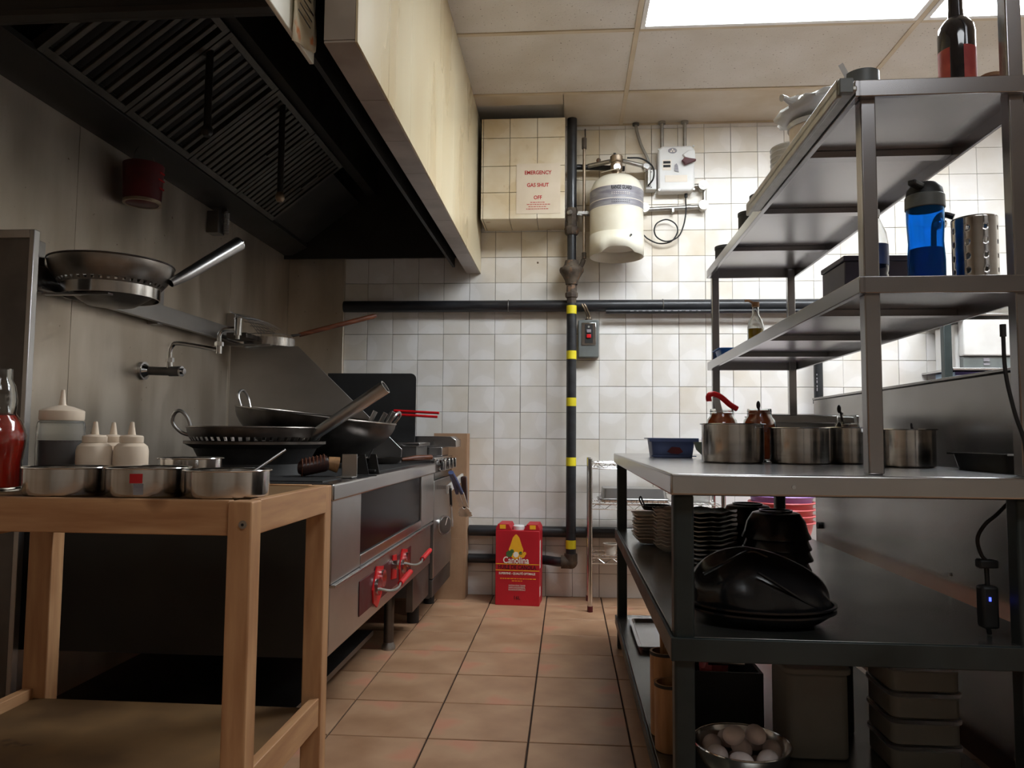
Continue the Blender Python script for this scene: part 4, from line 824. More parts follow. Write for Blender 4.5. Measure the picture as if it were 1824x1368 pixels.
# ================================================================= CHROME RACK BY THE BACK WALL
RX0, RX1, RY0, RY1 = .122, .82, 4.055, 4.325
cr = thing('wire_rack', 'low chrome wire rack against the tiled wall behind the prep table', 'wire rack', ((RX0 + RX1) / 2, 4.2, 0))
for x in (RX0, RX1):
    for y in (RY0, RY1):
        po = MB().cyl((x, y, .03), (x, y, .805), .0125, n=16).build('post', m_chrome, cr)
        MB().cyl((x, y, 0), (x, y, .03), .015, n=14).build('foot', m_redtin, po)
for zt in (.785, .57, .285):
    m = MB()
    for i in range(24): x = RX0 + .02 + (RX1 - RX0 - .04) * i / 23; m.tube([(x, RY0, zt), (x, RY1, zt)], .0018, 5)
    for y in (RY0, RY1, (RY0 + RY1) / 2): m.tube([(RX0, y, zt - .003), (RX1, y, zt - .003)], .003, 6)
    sh = m.build('wire_shelf', m_chrome, cr)
    for y in (RY0, RY1):
        m = MB().tube([(RX0, y, zt - .032), (RX1, y, zt - .032)], .003, 6); n = 18
        m.tube([(RX0 + (RX1 - RX0) * i / n, y, zt - (.003 if i % 2 else .032)) for i in range(n + 1)], .002, 5, False).build('truss', m_chrome, sh)
def hotel_pan(x0, x1, y0, y1, z0, z1, inverted=False):
    m = MB(); t_ = .0018
    def ring(dx, z): return [(u, v, z) for u, v in rrect(x0 + dx, x1 - dx, y0 + dx, y1 - dx, .02)]
    seq = [(.012 + .008, z0), (.012, z1 - .002), (0, z1), (0, z1 - .004)] if not inverted else [(.02, z1), (.012, z0 + .004), (0, z0), (0, z0 + .004)]
    rows = [ring(d, z) for d, z in seq]; n = len(rows[0]); o = len(m.v)
    for rw in rows: m.v += [Vector(p) for p in rw]
    m.f.append(tuple(o + i for i in range(n)))
    for k in range(len(rows) - 1):
        for i in range(n): j = (i + 1) % n; m.f.append((o + k * n + i, o + k * n + j, o + (k + 1) * n + j, o + (k + 1) * n + i))
    return m
t = thing('hotel_pan', 'shiny upturned steel hotel pan on the chrome rack middle shelf', 'steel pan', (.36, 4.19, .575))
pp = hotel_pan(.175, .545, 4.075, 4.30, .588, .645, True).build('pan', m_steel, t); so = pp.modifiers.new('solid', 'SOLIDIFY'); so.thickness = .0015
t2 = thing('hotel_pan', 'flat steel tray lying under the upturned pan on the rack', 'steel pan', (.36, 4.19, .572))
pp = hotel_pan(.165, .555, 4.07, 4.305, .574, .587).build('pan', m_steel_h, t2); so = pp.modifiers.new('solid', 'SOLIDIFY'); so.thickness = .0015
t = thing('ramekin', 'small white ramekin with dark sauce on the rack bottom shelf', 'bowl', (.235, 4.16, .287))
MB().lathe([(0, 0), (.028, 0), (.036, .05), (.041, .053), (.041, .058), (.034, .057), (.026, .004), (0, .004)], (.235, 4.16, .287), 28).build('cup', m_melamine, t); MB().lathe([(0, .045), (.031, .046), (0, .05)], (.235, 4.16, .287), 20).build('sauce', m_sauce, t)
t = thing('plastic_tub', 'cloudy brownish plastic tub on the rack behind the dark bowls', 'tub', (.72, 4.2, .572))
MB().lathe([(0, 0), (.075, 0), (.088, .085), (.09, .1), (.087, .1), (.073, .003), (0, .003)], (.70, 4.2, .572), 28).build('tub', m_frost, t); MB().lathe([(.0885, .09), (.093, .09), (.093, .102), (.0885, .102)], (.70, 4.2, .572), 28).build('rim', m_redtin, t)
# low crate with stacked basins
ct = thing('plastic_crate', 'low pale crate under the pink basins beside the fridge', 'crate', (1.17, 4.15, 0))
for x in (.98, 1.355):
    for y in (3.97, 4.325): MB().box(x - .018, x + .018, y - .018, y + .018, 0, .33).build('post', m_white, ct)
for z in (.03, .13, .23, .31):
    MB().box(.98, 1.355, 3.955, 3.965, z, z + .03).build('slat', m_white, ct); MB().box(.98, 1.355, 4.33, 4.34, z, z + .03).build('slat', m_white, ct); MB().box(.958, .968, 3.97, 4.325, z, z + .03).build('slat', m_white, ct)
MB().box(.956, 1.375, 3.953, 4.342, .331, .345).build('top', m_white, ct)
for k in range(5):
    z = .346 + k * .034; c = (1.14, 4.135, z)
    bs = thing('basin', ['bottom pink ribbed plastic basin of the stack', 'pink plastic basin second from the bottom of the stack', 'middle pink plastic basin of the stack', 'upper pink plastic basin just under the lilac one', 'lilac plastic basin topmost of the stack'][k], 'basin', c, 'stacked basins by the fridge')
    mt = m_lilac if k == 4 else m_pink
    MB().lathe([(0, 0), (.115, 0), (.12, .004), (.15, .09), (.16, .135), (.157, .135), (.147, .09), (.117, .007), (0, .003)], c, 40).build('bowl', mt, bs)
    MB().lathe([(.158, .131), (.17, .131), (.173, .136), (.17, .141), (.158, .139), (.158, .131)], c, 40).build('rim', mt, bs)

# ================================================================= FRIDGE
FX = 1.062
fr = thing('undercounter_fridge', 'steel undercounter fridge with a tall side standing beside the prep table', 'fridge', (1.4, 2.5, 0))
MB().box(FX, 1.78, 1.5, 3.335, .10, 1.09).build('cabinet', m_steel_f, fr, bevel=.004)
MB().box(FX - .004, 1.784, 1.495, 3.34, 1.09, 1.098).build('top', m_steel_f, fr, bevel=.002)
MB().cyl((FX - .014, 3.27, .56), (FX, 3.27, .56), .014, n=14).build('side_bolt', m_blackm, fr)
for y, z in ((3.0, 1.02), (2.2, .55)): MB().cyl((FX - .004, y, z), (FX, y, z), .005, n=10).build('rivet', m_galv, fr)
for x in (1.12, 1.72):
    for y in (1.58, 3.26): MB().cyl((x, y, 0), (x, y, .10), .025, n=14).build('foot', m_blackm, fr)

# ================================================================= PREP TABLE
TX0, TX1, TY0, TY1, TZ = .21, 1.035, 1.56, 3.445, .85
pt = thing('prep_table', 'stainless prep table with green painted legs and two lower shelves', 'table', (.62, 2.5, 0))
MB().box(TX0, TX1, TY0, TY1, TZ - .044, TZ).build('tabletop', m_steel_h, pt, bevel=.005, seg=3)
for x in (.221, .905):
    for y in (1.598, 3.365): MB().box(x, x + .042, y, y + .042, 0, TZ - .045).build('leg', m_green, pt, bevel=.006, seg=3)
us = MB().box(.222, 1.0, 1.6, 3.42, .508, .515).build('undershelf', m_shelf, pt, bevel=.002); MB().box(.213, 1.0, 1.586, 1.5975, .468, .515).build('front_lip', m_green, us, bevel=.002); MB().box(.213, .2205, 1.598, 3.42, .468, .515).build('side_lip', m_green, us, bevel=.002)
us = MB().box(.222, 1.0, 1.6, 3.42, .128, .136).build('bottom_shelf', m_shelf, pt, bevel=.002); MB().box(.213, 1.0, 1.586, 1.5975, .10, .136).build('front_lip', m_green, us, bevel=.002); MB().box(.213, .2205, 1.598, 3.42, .10, .136).build('side_lip', m_green, us, bevel=.002)
MB().cyl((.455, TY0 - .002, .826), (.455, TY0 + .001, .826), .004, n=10).build('rivet', m_chrome, pt)
# over-shelf
osf = thing('overshelf', 'two-tier stainless over-shelf standing on the prep table', 'shelf', (.636, 1.62, TZ), local=True, rot=(0, 0, -.014))
dX = -.636; dY = -1.62; dZ = -TZ
def lb_(x0, x1, y0, y1, z0, z1): return (x0 + dX, x1 + dX, y0 + dY, y1 + dY, z0 + dZ, z1 + dZ)
for x, y, zt in ((.620, 1.604, 1.677), (.920, 1.604, 2.35), (.620, 3.39, 1.677), (.952, 3.39, 1.677)): MB().box(*lb_(x, x + .032, y, y + .032, TZ + .001, zt)).build('post', m_steel_s, osf, bevel=.003)
for z in (1.262, 1.682):
    s_ = MB().box(*lb_(.610, .992, 1.592, 3.43, z - .004, z)).build('shelf', m_steel_s, osf)
    MB().box(*lb_(.610, .992, 1.588, 1.603, z - .036, z)).box(*lb_(.610, .992, 3.424, 3.434, z - .036, z)).box(*lb_(.604, .6185, 1.588, 3.434, z - .036, z)).box(*lb_(.986, .996, 1.588, 3.434, z - .036, z)).build('edge', m_steel_s, s_, bevel=.002)
    for y in (2.0, 2.5, 3.0): MB().box(*lb_(.62, .985, y - .02, y + .02, z - .022, z - .005)).build('stiffener', m_steel_s, s_)
rl = MB().box(*lb_(.560, .603, 1.57, 2.42, 1.65, 1.662)).box(*lb_(.560, .572, 1.57, 2.42, 1.636, 1.676)).build('ticket_rail', m_galv, osf, bevel=.003)
MB().box(*lb_(.562, .590, 1.555, 1.57, 1.64, 1.672)).build('rail_end', m_greybox, rl, bevel=.002)
# ---- on the upper shelf
ZU = 1.683
t = thing('sauce_bottle', 'dark glass sauce bottle with an orange label on the upper shelf', 'bottle', (.885, 1.73, ZU))
MB().lathe([(0, 0), (.036, 0), (.0385, .005), (.0385, .165), (.036, .182), (.026, .197), (.017, .205), (.0155, .225), (.0145, .30), (0, .30)], (.885, 1.73, ZU), 36).build('glass', m_bottle, t)
for a0, a1 in ((2.9, 3.9), (4.6, 5.9)):
    o = MB()
    for i in range(9):
        for z in (.028, .125): a = a0 + (a1 - a0) * i / 8; o.v.append(V(.885 + .039 * math.cos(a), 1.73 + .039 * math.sin(a), ZU + z))
    for i in range(8): o.f.append((2 * i, 2 * i + 2, 2 * i + 3, 2 * i + 1))
    o.build('label', m_orange, t)
MB().lathe([(.0148, .27), (.017, .27), (.017, .305), (0, .306)], (.885, 1.73, ZU), 20).build('cap', m_redtin, t)
t = thing('clay_cup', 'brown tapered cup beside the dark bottle on the upper shelf', 'cup', (.958, 1.73, ZU)); MB().lathe([(0, 0), (.025, 0), (.0255, .065), (.024, .067), (.0, .072)], (.958, 1.73, ZU), 24).build('cup', m_card, t); MB().lathe([(.0255, .05), (.0262, .05), (.0262, .058), (.0255, .058)], (.958, 1.73, ZU), 24).build('band', m_handle, t)
t = thing('tape_roll', 'grey roll of tape with a torn clear end on the shelf corner', 'tape', (.655, 1.665, ZU))
MB().lathe([(.036, 0), (.036, .046), (.018, .046), (.018, 0), (.036, 0)], (.648, 1.665, ZU), 32).build('roll', m_greybox, t); MB().bar((.616, 1.66, ZU + .04), (.598, 1.652, ZU + .066), .012, .001, (0, 1, 0)).build('loose_end', m_white, t)
t = thing('plastic_bag', 'twisted white plastic bag lying on a pale tub on the upper shelf', 'bag', (.70, 2.14, ZU + .14))
m = MB().sphere((0, 0, 0), 1, 26, 16)
for i, p in enumerate(m.v):
    k = 1 + .14 * math.sin(9 * p.x + 3 * p.z + 4 * p.y) * math.cos(6 * p.y + 2) + .05 * random.uniform(-1, 1); m.v[i] = V(.70 + p.x * .095 * k, 2.14 + p.y * .12 * k, ZU + .175 + p.z * .032 * k + .012 * p.x)
m.build('bag', m_white, t, ang=80); MB().tube([(.655, 2.10, ZU + .172), (.63, 2.085, ZU + .178), (.61, 2.075, ZU + .176), (.595, 2.068, ZU + .182), (.588, 2.065, ZU + .18)], [.03, .018, .009, .007, .010], 9).build('twist', m_white, t)
t = thing('foil_tub', 'pale lidded tub under the white plastic bag on the upper shelf', 'tub', (.70, 2.14, ZU)); MB().lathe([(0, 0), (.06, 0), (.07, .12), (.0, .12)], (.70, 2.14, ZU), 32).build('tub', m_ivory, t); MB().lathe([(0, .1205), (.074, .1205), (.074, .135), (0, .137)], (.70, 2.14, ZU), 32).build('lid', m_white, t)
def simple_bowl(name, label, cat, x, y, z, r, h, mat, group=None, rb=.55, inv=False, n=36):
    t = thing(name, label, cat, (x, y, z), group)
    pr = [(0, 0), (r * rb, 0), (r * rb, .004), (r * .86, h * .55), (r, h), (r - .003, h), (r * .84, h * .57), (r * rb - .003, .008), (0, .007)]
    if inv: pr = [(a, h - b) for a, b in pr]
    MB().lathe(pr, (x, y, z), n).build('bowl', mat, t)
    zr = 0 if inv else h
    MB().lathe([(r - .003, zr - .002), (r + .002, zr - .002), (r + .002, zr + .002), (r - .003, zr + .002), (r - .003, zr - .002)], (x, y, z + (.002 if inv else 0)), n).build('rim', mat, t)
    return t
for k in range(7): simple_bowl('rice_bowl', 'white bowl in the stack behind the bag, level %s from the shelf' % ['one', 'two', 'three', 'four', 'five', 'six', 'seven'][k], 'bowl', .705, 2.36, ZU + .001 + k * .016, .068, .05, m_white, 'stacked white bowls on the upper shelf')
for k, (x, y, r, h, lb) in enumerate(((.705, 2.72, .048, .115, 'tall black cup beside the white bowls on the upper shelf'), (.70, 2.90, .045, .105, 'black ribbed cup between the tall cup and the far low tub'), (.69, 3.28, .05, .07, 'low black tub at the far end of the upper shelf'))):
    t = thing('black_cup', lb, 'cup', (x, y, ZU), 'black cups on the upper shelf')
    MB().lathe([(0, 0), (r * .9, 0), (r, .006), (r, h), (r - .003, h), (r - .003, .008), (0, .005)], (x, y, ZU), 36).build('body', m_blackm, t)
    MB().lathe([(r, h - .012), (r + .002, h - .012), (r + .002, h), (r, h)], (x, y, ZU), 36).build('rim', m_blackm, t)
# ---- on the lower tier
ZL = 1.263
t = thing('water_bottle', 'translucent blue water bottle with a grey flip lid on the lower tier', 'bottle', (.80, 1.72, ZL)); c = (.80, 1.72, ZL)
MB().lathe([(0, 0), (.034, 0), (.038, .006), (.0385, .06), (.036, .10), (.0385, .15), (.0385, .178), (.036, .178), (.036, .15), (.0335, .10), (.036, .06), (.0355, .008), (0, .004)], c, 40).build('body', m_blue, t)
MB().lathe([(0, .005), (.0352, .008), (.0357, .06), (.034, .085), (0, .085)], c, 36).build('water', m_bluew, t)
MB().lathe([(.0392, .176), (.041, .178), (.0405, .205), (.038, .208), (0, .208)], c, 36).build('collar', m_greybox, t)
lid = MB().lathe([(0, .208), (.0385, .208), (.036, .222), (.024, .235), (0, .237)], c, 32).build('lid', m_blackm, t)
MB().bar((.785, 1.70, ZL + .222), (.748, 1.665, ZL + .222), .018, .012).build('spout_tab', m_blackm, lid, bevel=.003)
t = thing('utensil_holder', 'perforated stainless cylinder utensil holder beside the blue bottle', 'holder', (.905, 1.72, ZL))
hr, hh = .0455, .155; m = MB(); cx_, cy_ = .905, 1.72
NA = 72
hz = [.0]
rows = [.03, .062, .094, .126]
def is_hole(i, z): return False
# shell in rings; holes are quads left out in staggered columns, ringed by an octagon of small quads
na = 80; dz = .0045; nz = int(hh / dz); grid = {}
for j in range(nz + 1):
    for i in range(na): a = 2 * PI * i / na; grid[(i, j)] = len(m.v); m.v.append(V(cx_ + hr * math.cos(a), cy_ + hr * math.sin(a), ZL + j * dz))
for j in range(nz):
    for i in range(na):
        zc = (j + .5) * dz; col = (i + 5) % 10
        if any(abs(zc - r_) < .0047 for r_ in rows) and col in (4, 5) : continue
        i2 = (i + 1) % na; m.f.append((grid[(i, j)], grid[(i2, j)], grid[(i2, j + 1)], grid[(i, j + 1)]))
bo = m.build('cylinder', m_pot, t); so = bo.modifiers.new('solid', 'SOLIDIFY'); so.thickness = .0015
MB().lathe([(0, .0015), (hr - .002, .0015), (hr - .002, .003), (0, .003)], (cx_, cy_, ZL), 32).build('base', m_pot, t)
t = thing('ladle', 'steel ladle with a dark handle hooked over beside the utensil holder', 'ladle', (.855, 1.775, ZL))
MB().tube(smooth_path([(.852, 1.79, ZL + .004), (.852, 1.79, ZL + .12), (.854, 1.785, ZL + .165), (.866, 1.775, ZL + .18), (.885, 1.765, ZL + .172)], 6), .007, 10).build('handle', m_black, t); MB().sphere((.862, 1.78, ZL + .16), .014, 12, 8).build('head', m_chrome, t)
t = thing('plastic_water_bottle', 'clear plastic water bottle with a blue label behind the shelf post', 'bottle', (.735, 1.84, ZL)); c = (.735, 1.84, ZL)
MB().lathe([(0, 0), (.028, 0), (.0315, .008), (.0315, .05), (.029, .056), (.0315, .062), (.0315, .13), (.028, .155), (.016, .185), (.0125, .195), (.0125, .21), (.011, .21), (.0145, .184), (.0265, .153), (.030, .13), (.030, .062), (.0275, .056), (.030, .05), (.030, .009), (0, .003)], c, 32).build('body', m_pet, t)
MB().lathe([(.0318, .075), (.0322, .075), (.0322, .125), (.0318, .125)], c, 32).build('label', m_navy, t); MB().lathe([(.013, .196), (.0145, .196), (.0145, .212), (0, .213)], c, 20).build('cap', m_white, t)
t = thing('storage_box', 'slate grey lidded box behind the water bottles on the lower tier', 'box', (.84, 2.12, ZL)); MB().box(.745, .945, 2.06, 2.24, ZL, ZL + .14).build('body', m_violetbox, t, bevel=.004); MB().box(.742, .948, 2.057, 2.243, ZL + .14, ZL + .155).build('lid', m_violetbox, t, bevel=.003)
t = thing('flat_dish', 'flat black dish lying behind the slate box on the lower tier', 'dish', (.76, 2.42, ZL)); MB().lathe([(0, 0), (.075, 0), (.078, .01), (.07, .022), (0, .026)], (.74, 2.42, ZL), 32).build('disc', m_blackm, t); MB().lathe([(0, .024), (.012, .024), (.015, .035), (0, .037)], (.74, 2.42, ZL), 16).build('knob', m_blackm, t)
t = thing('oil_bottle', 'small clear bottle of yellow oil with a pouring spout on the lower tier', 'bottle', (.715, 2.90, ZL)); c = (.715, 2.90, ZL)
MB().lathe([(0, 0), (.029, 0), (.031, .005), (.031, .08), (.025, .105), (.013, .13), (.012, .165), (.010, .165), (.011, .13), (.023, .104), (.029, .08), (.029, .006), (0, .003)], c, 28).build('glass', m_glass, t)
MB().lathe([(0, .004), (.0285, .006), (.0285, .075), (0, .075)], c, 24).build('oil', m_oil, t); MB().lathe([(0, .16), (.014, .16), (.014, .178), (0, .18)], c, 16).tube([(.715, 2.90, ZL + .172), (.685, 2.885, ZL + .182), (.672, 2.88, ZL + .18)], .005, 8).build('spout', m_bamboo, t)
t = thing('blue_tray', 'small bright blue tray at the far end of the lower tier', 'tray', (.69, 3.28, ZL)); pp = hotel_pan(.635, .745, 3.20, 3.36, ZL, ZL + .04).build('tray', M('bright_blue', srgb(40, 110, 190), srgb(30, 96, 176), 4, rough=.4), t); so = pp.modifiers.new('solid', 'SOLIDIFY'); so.thickness = .002

# ================================================================= ON THE PREP TABLE
Z0 = TZ + .0005
G = 'steel bain pots on the prep table'
pot('bain_pot', .492, 2.29, Z0, .090, .113, 'tall steel pot in front of the chilli jars on the prep table', G)
pot('bain_pot', .676, 2.25, Z0, .084, .102, 'steel pot between the chilli jar pot and the shelf post', G)
pot('bain_pot', .842, 2.31, Z0, .074, .105, 'steel pot behind the front shelf post, with a black spoon', G)
pot('bain_pot', .905, 2.075, Z0, .065, .098, 'steel pot right of the shelf post beside the flat black tray', G)
def chilli_jar(x, y, label, fill, hs=1.0, rr=1.0):
    t = thing('chilli_jar', label, 'jar', (x, y, Z0), 'jars of chilli oil'); c = (x, y, Z0)
    pr = [(0, 0), (.045, 0), (.05, .006), (.051, .11), (.046, .13), (.037, .142), (.036, .165), (.033, .165), (.034, .141), (.043, .128), (.048, .11), (.047, .008), (0, .004)]
    MB().lathe([(a * rr, b * hs) for a, b in pr], c, 32).build('glass', m_glass, t)
    MB().lathe([(0, .005 * hs), (.0465 * rr, .009 * hs), (.0475 * rr, .110 * hs), (.0425 * rr, .127 * hs), (.0335 * rr, .141 * hs), (.0325 * rr, fill * hs), (0, fill * hs)], c, 32).build('chilli', m_chilli, t)
    for z in (.150, .158): MB().tube([(x + .0368 * rr * math.cos(a), y + .0368 * rr * math.sin(a), Z0 + z * hs) for a in [2 * PI * i / 28 for i in range(29)]], .0012, 5).build('thread', m_glass, t)
    return t
chilli_jar(.494, 2.455, 'jar smeared with chilli oil holding a red handled scraper', .152)
j2 = chilli_jar(.605, 2.425, 'orange jar of chilli oil with a black spoon handle and pale label', .160, 1.0, 1.02)
o = MB()
for i in range(6):
    for z in (.04, .09): a = -1.2 + .16 * i; o.v.append(V(.605 + .0532 * math.cos(a), 2.425 + .0532 * math.sin(a), Z0 + z))
for i in range(5): o.f.append((2 * i, 2 * i + 2, 2 * i + 3, 2 * i + 1))
o.build('label', m_paper, j2)
t = thing('red_scraper', 'red plastic handled scraper lying across the chilli jar mouth', 'scraper', (.50, 2.455, 1.02))
MB().tube(smooth_path([(.452, 2.445, 1.040), (.452, 2.445, 1.058), (.467, 2.447, 1.064), (.492, 2.452, 1.054), (.522, 2.46, 1.03), (.545, 2.466, 1.017)], 6), .009, 10).build('handle', m_red, t)
MB().bar((.475, 2.45, 1.052), (.492, 2.456, .99), .02, .002, (0, 1, 0)).build('blade', m_steel, t)
for x, y, z0, dx, lb in ((.605, 2.42, .99, -.005, 'black spoon handle standing in the orange chilli jar'), (.875, 2.45, .98, -.02, 'black spoon handle standing in the glass spice jar'), (.83, 2.30, .94, -.03, 'black spoon handle leaning out of the pot behind the post'), (.915, 2.07, .94, -.004, 'thin dark stick standing in the pot beside the black tray')):
    u = thing('spoon', lb, 'spoon', (x, y, z0), 'spoons in jars and pots'); h_ = .05 if 'jar' in lb else .028
    MB().tube([(x, y, z0 - .03), (x + dx * .6, y, z0 + h_ * .6)], .0035, 8).build('stem', m_blackm, u); MB().sphere((x + dx * .8, y, z0 + h_ * .75), .008 if 'thin' not in lb else .004, 10, 8, (.8, .5, 1.7)).build('tip', m_blackm, u)
t = thing('hotel_pan', 'deep rectangular steel pan behind the pots on the prep table', 'steel pan', (.79, 2.7, Z0)); pp = hotel_pan(.655, .965, 2.57, 2.86, Z0 + .001, 1.003).build('pan', m_steel, t); so = pp.modifiers.new('solid', 'SOLIDIFY'); so.thickness = .0018
MB().box(.657, .963, 2.564, 2.569, .975, 1.0).build('lip', m_steel, t, bevel=.002)
t = thing('spice_jar', 'glass jar of mixed spices next to the rectangular steel pan', 'jar', (.885, 2.46, Z0)); c = (.885, 2.46, Z0)
MB().lathe([(0, 0), (.038, 0), (.041, .006), (.041, .10), (.036, .118), (.029, .128), (.029, .148), (.026, .148), (.027, .127), (.034, .116), (.0385, .10), (.0385, .008), (0, .004)], c, 30).build('glass', m_glass, t); MB().lathe([(0, .005), (.038, .009), (.038, .1), (.03, .118), (0, .12)], c, 26).build('spices', m_foodmix, t)
t = thing('blue_bin', 'navy blue plastic bin with a red mark at the prep table far corner', 'bin', (.38, 2.80, Z0)); pp = hotel_pan(.290, .468, 2.72, 2.90, Z0 + .001, .921).build('bin', m_navy, t); so = pp.modifiers.new('solid', 'SOLIDIFY'); so.thickness = .002
MB().box(.292, .466, 2.716, 2.7195, .908, .921).build('lip', m_navy, t, bevel=.001); MB().prism([(.355, .872), (.372, .89), (.40, .888), (.412, .872), (.395, .864), (.37, .866)], 'y', 2.7255, 2.7275).build('red_mark', m_redtin, t); MB().box(.30, .458, 2.722, 2.728, .855, .859).build('base_rib', m_navy, t)
simple_bowl('green_bowl', 'grey-green bowl behind the tall steel pot on the prep table', 'bowl', .498, 2.655, Z0, .06, .056, m_greenbowl, rb=.4)
t = thing('baking_tray', 'flat black tray standing by the fridge end of the prep table', 'tray', (.985, 1.95, Z0)); pp = hotel_pan(.958, 1.033, 1.72, 2.0, Z0 + .001, .892).build('tray', m_black, t); so = pp.modifiers.new('solid', 'SOLIDIFY'); so.thickness = .002; MB().tube([(.960, 1.722, .892), (1.031, 1.722, .892)], .0025, 6).build('lip', m_steel, t)

# ================================================================= UNDER THE PREP TABLE
ZS = .516
ordw = ['bottom', 'second', 'third', 'fourth', 'fifth', 'sixth', 'seventh', 'eighth', 'ninth', 'tenth', 'eleventh', 'top']
def sq_plate(m_, a, h, th=.003):
    def ring(s_, z): return [V(x * s_, y * s_, z) for x, y in rrect(-a, a, -a, a, a * .25, 3)]
    rows = [ring(.6, 0), ring(.72, .002), ring(1, h), ring(1, h + th), ring(.71, .002 + th), ring(.58, th)]; n = len(rows[0]); m = MB()
    for r_ in rows: m.v += r_
    m.f.append(tuple(range(n))); m.f.append(tuple((len(rows) - 1) * n + i for i in range(n)))
    for k in range(len(rows) - 1):
        for i in range(n): j = (i + 1) % n; m.f.append((k * n + i, k * n + j, (k + 1) * n + j, (k + 1) * n + i))
    return m
def stack(name, what, where, cat, group, mk, mat, x, y, z, n, dz, jit=.002, rot=0):
    proto = None
    for k in range(n):
        lb = '%s in the stack %s, %s' % (what, where, 'at the bottom' if k == 0 else 'on the top' if k == n - 1 else ordw[min(k, 10)] + ' from the bottom')
        loc = (x + random.uniform(-jit, jit), y + random.uniform(-jit, jit), z + k * dz); rz = (0, 0, rot + random.uniform(-.04, .04))
        if proto is None:
            proto = thing(name, lb, cat, loc, group, local=True, rot=rz)
            b_, f_ = mk(); b_.build('dish', mat, proto); f_.build('foot_rim', mat, proto)
        else: copy_tree(proto, loc, rz, lb)
stack('square_plate', 'square white plate', 'by the far left table leg', 'plate', 'stacked square plates', lambda: (sq_plate(None, .075, .022), MB().lathe([(.035, -.0012), (.04, -.0012), (.04, .0), (.035, 0)], (0, 0, 0), 20)), m_melamine, .332, 2.975, ZS + .002, 8, .0125, rot=.03)
def wav(r, h):
    m = MB().lathe([(0, 0), (r * .55, 0), (r * .8, h * .4), (r, h), (r, h + .0025), (r * .79, h * .4 + .003), (r * .54, .003), (0, .003)], (0, 0, 0), 32)
    for i, p in enumerate(m.v):
        a = math.atan2(p.y, p.x); q_ = math.hypot(p.x, p.y) / r; m.v[i] = V(p.x * (1 + .05 * q_ * math.cos(4 * a)), p.y * (1 + .05 * q_ * math.cos(4 * a)), p.z + .003 * q_ ** 3 * math.cos(8 * a))
    return m
stack('scalloped_dish', 'scalloped cream dish', 'behind the front table leg', 'dish', 'stacked scalloped dishes', lambda: (wav(.065, .024), MB().lathe([(.03, -.0012), (.034, -.0012), (.034, 0), (.03, 0)], (0, 0, 0), 20)), m_melamine, .378, 2.775, ZS + .002, 11, .0122)
stack('dinner_plate', 'dark grey plate', 'beside the black bowls', 'plate', 'stacked grey plates', lambda: (wav(.095, .016), MB().lathe([(.05, -.0012), (.055, -.0012), (.055, 0), (.05, 0)], (0, 0, 0), 20)), m_shelf, .442, 2.47, ZS + .002, 12, .0142)
for k, (x, y, n) in enumerate(((.652, 2.42, 4), (.618, 2.655, 4))):
    proto = None
    for i in range(n):
        lb = 'upturned black bowl, %s of the %s stack' % (['bottom', 'second', 'third', 'topmost'][i], ['front', 'rear'][k])
        loc = (x + random.uniform(-.004, .004), y, ZS + .001 + i * .033)
        if proto is None:
            proto = thing('black_bowl', lb, 'bowl', loc, 'upturned black bowls', local=True)
            MB().lathe([(.10, 0), (.103, 0), (.103, .004), (.095, .02), (.088, .05), (.07, .076), (.055, .08), (0, .08), (0, .076), (.052, .076), (.067, .072), (.085, .048), (.092, .02), (.10, .003), (.10, 0)], (0, 0, 0), 36).build('shell', m_black, proto)
            MB().lathe([(.045, .08), (.05, .08), (.05, .085), (.045, .085), (.045, .08)], (0, 0, 0), 28).build('foot_ring', m_black, proto)
        else: copy_tree(proto, loc, None, lb)
def oval(r, h):
    return (MB().lathe([(0, 0), (r * .7, 0), (r * .82, .006), (r, h), (r, h + .003), (r * .81, .010), (r * .68, .004), (0, .004)], (0, 0, 0), 40, 1, .74), MB().lathe([(r - .004, h), (r + .003, h), (r + .003, h + .004), (r - .004, h + .004), (r - .004, h)], (0, 0, 0), 40, 1, .74))
for k in range(2):
    t = thing('oval_tray', 'large black oval tray, %s of the flat pile on the upper shelf' % ['lower one', 'upper one'][k], 'tray', (.435 + .004 * (k % 2), 1.755 + .004 * k, ZS + .001 + .0105 * k), 'black oval trays', local=True, rot=(0, 0, .05 * (k - 1)))
    a, b = oval(.158, .026); a.build('dish', m_black, t); b.build('rim', m_black, t)
t = thing('plastic_sack', 'glossy black plastic sack bundled on top of the black oval trays', 'sack', (.435, 1.78, ZS + .03))
m = MB(); NU, NV = 60, 18; bz = ZS + .031
for v in range(NV):
    q_ = v / (NV - 1)                                    # 0 at the base, 1 near the top
    for u in range(NU):
        a = 2 * PI * u / NU; rr = (1 - q_ ** 2.1) ** .62 if q_ < 1 else 0
        rr = max(rr, .03) * (1 + .045 * abs(math.sin(2.5 * a + 3.2 * q_)) * math.sin(PI * min(1, q_ + .25)) + .02 * math.sin(9 * a + 5 * q_))
        m.v.append(V(.437 - .032 * q_ ** 1.3 + .158 * rr * math.cos(a), 1.785 + .115 * rr * math.sin(a), bz + .128 * q_ + .006 * math.sin(4 * a + 2) * (1 - q_) * q_ * 3))
for v in range(NV - 1):
    for u in range(NU): m.f.append((v * NU + u, v * NU + (u + 1) % NU, (v + 1) * NU + (u + 1) % NU, (v + 1) * NU + u))
m.f.append(tuple((NV - 1) * NU + u for u in range(NU))); m.f.append(tuple(range(NU))[::-1])
m.build('sack', m_black, t, ang=28)
for pts_ in ([(.30, 1.70, .625), (.35, 1.69, .655), (.405, 1.72, .674), (.44, 1.71, .664)], [(.41, 1.675, .635), (.46, 1.672, .605), (.52, 1.69, .568), (.56, 1.71, .552)]):
    MB().tube(smooth_path(pts_, 5), .0035, 6).build('crease', m_black, t)
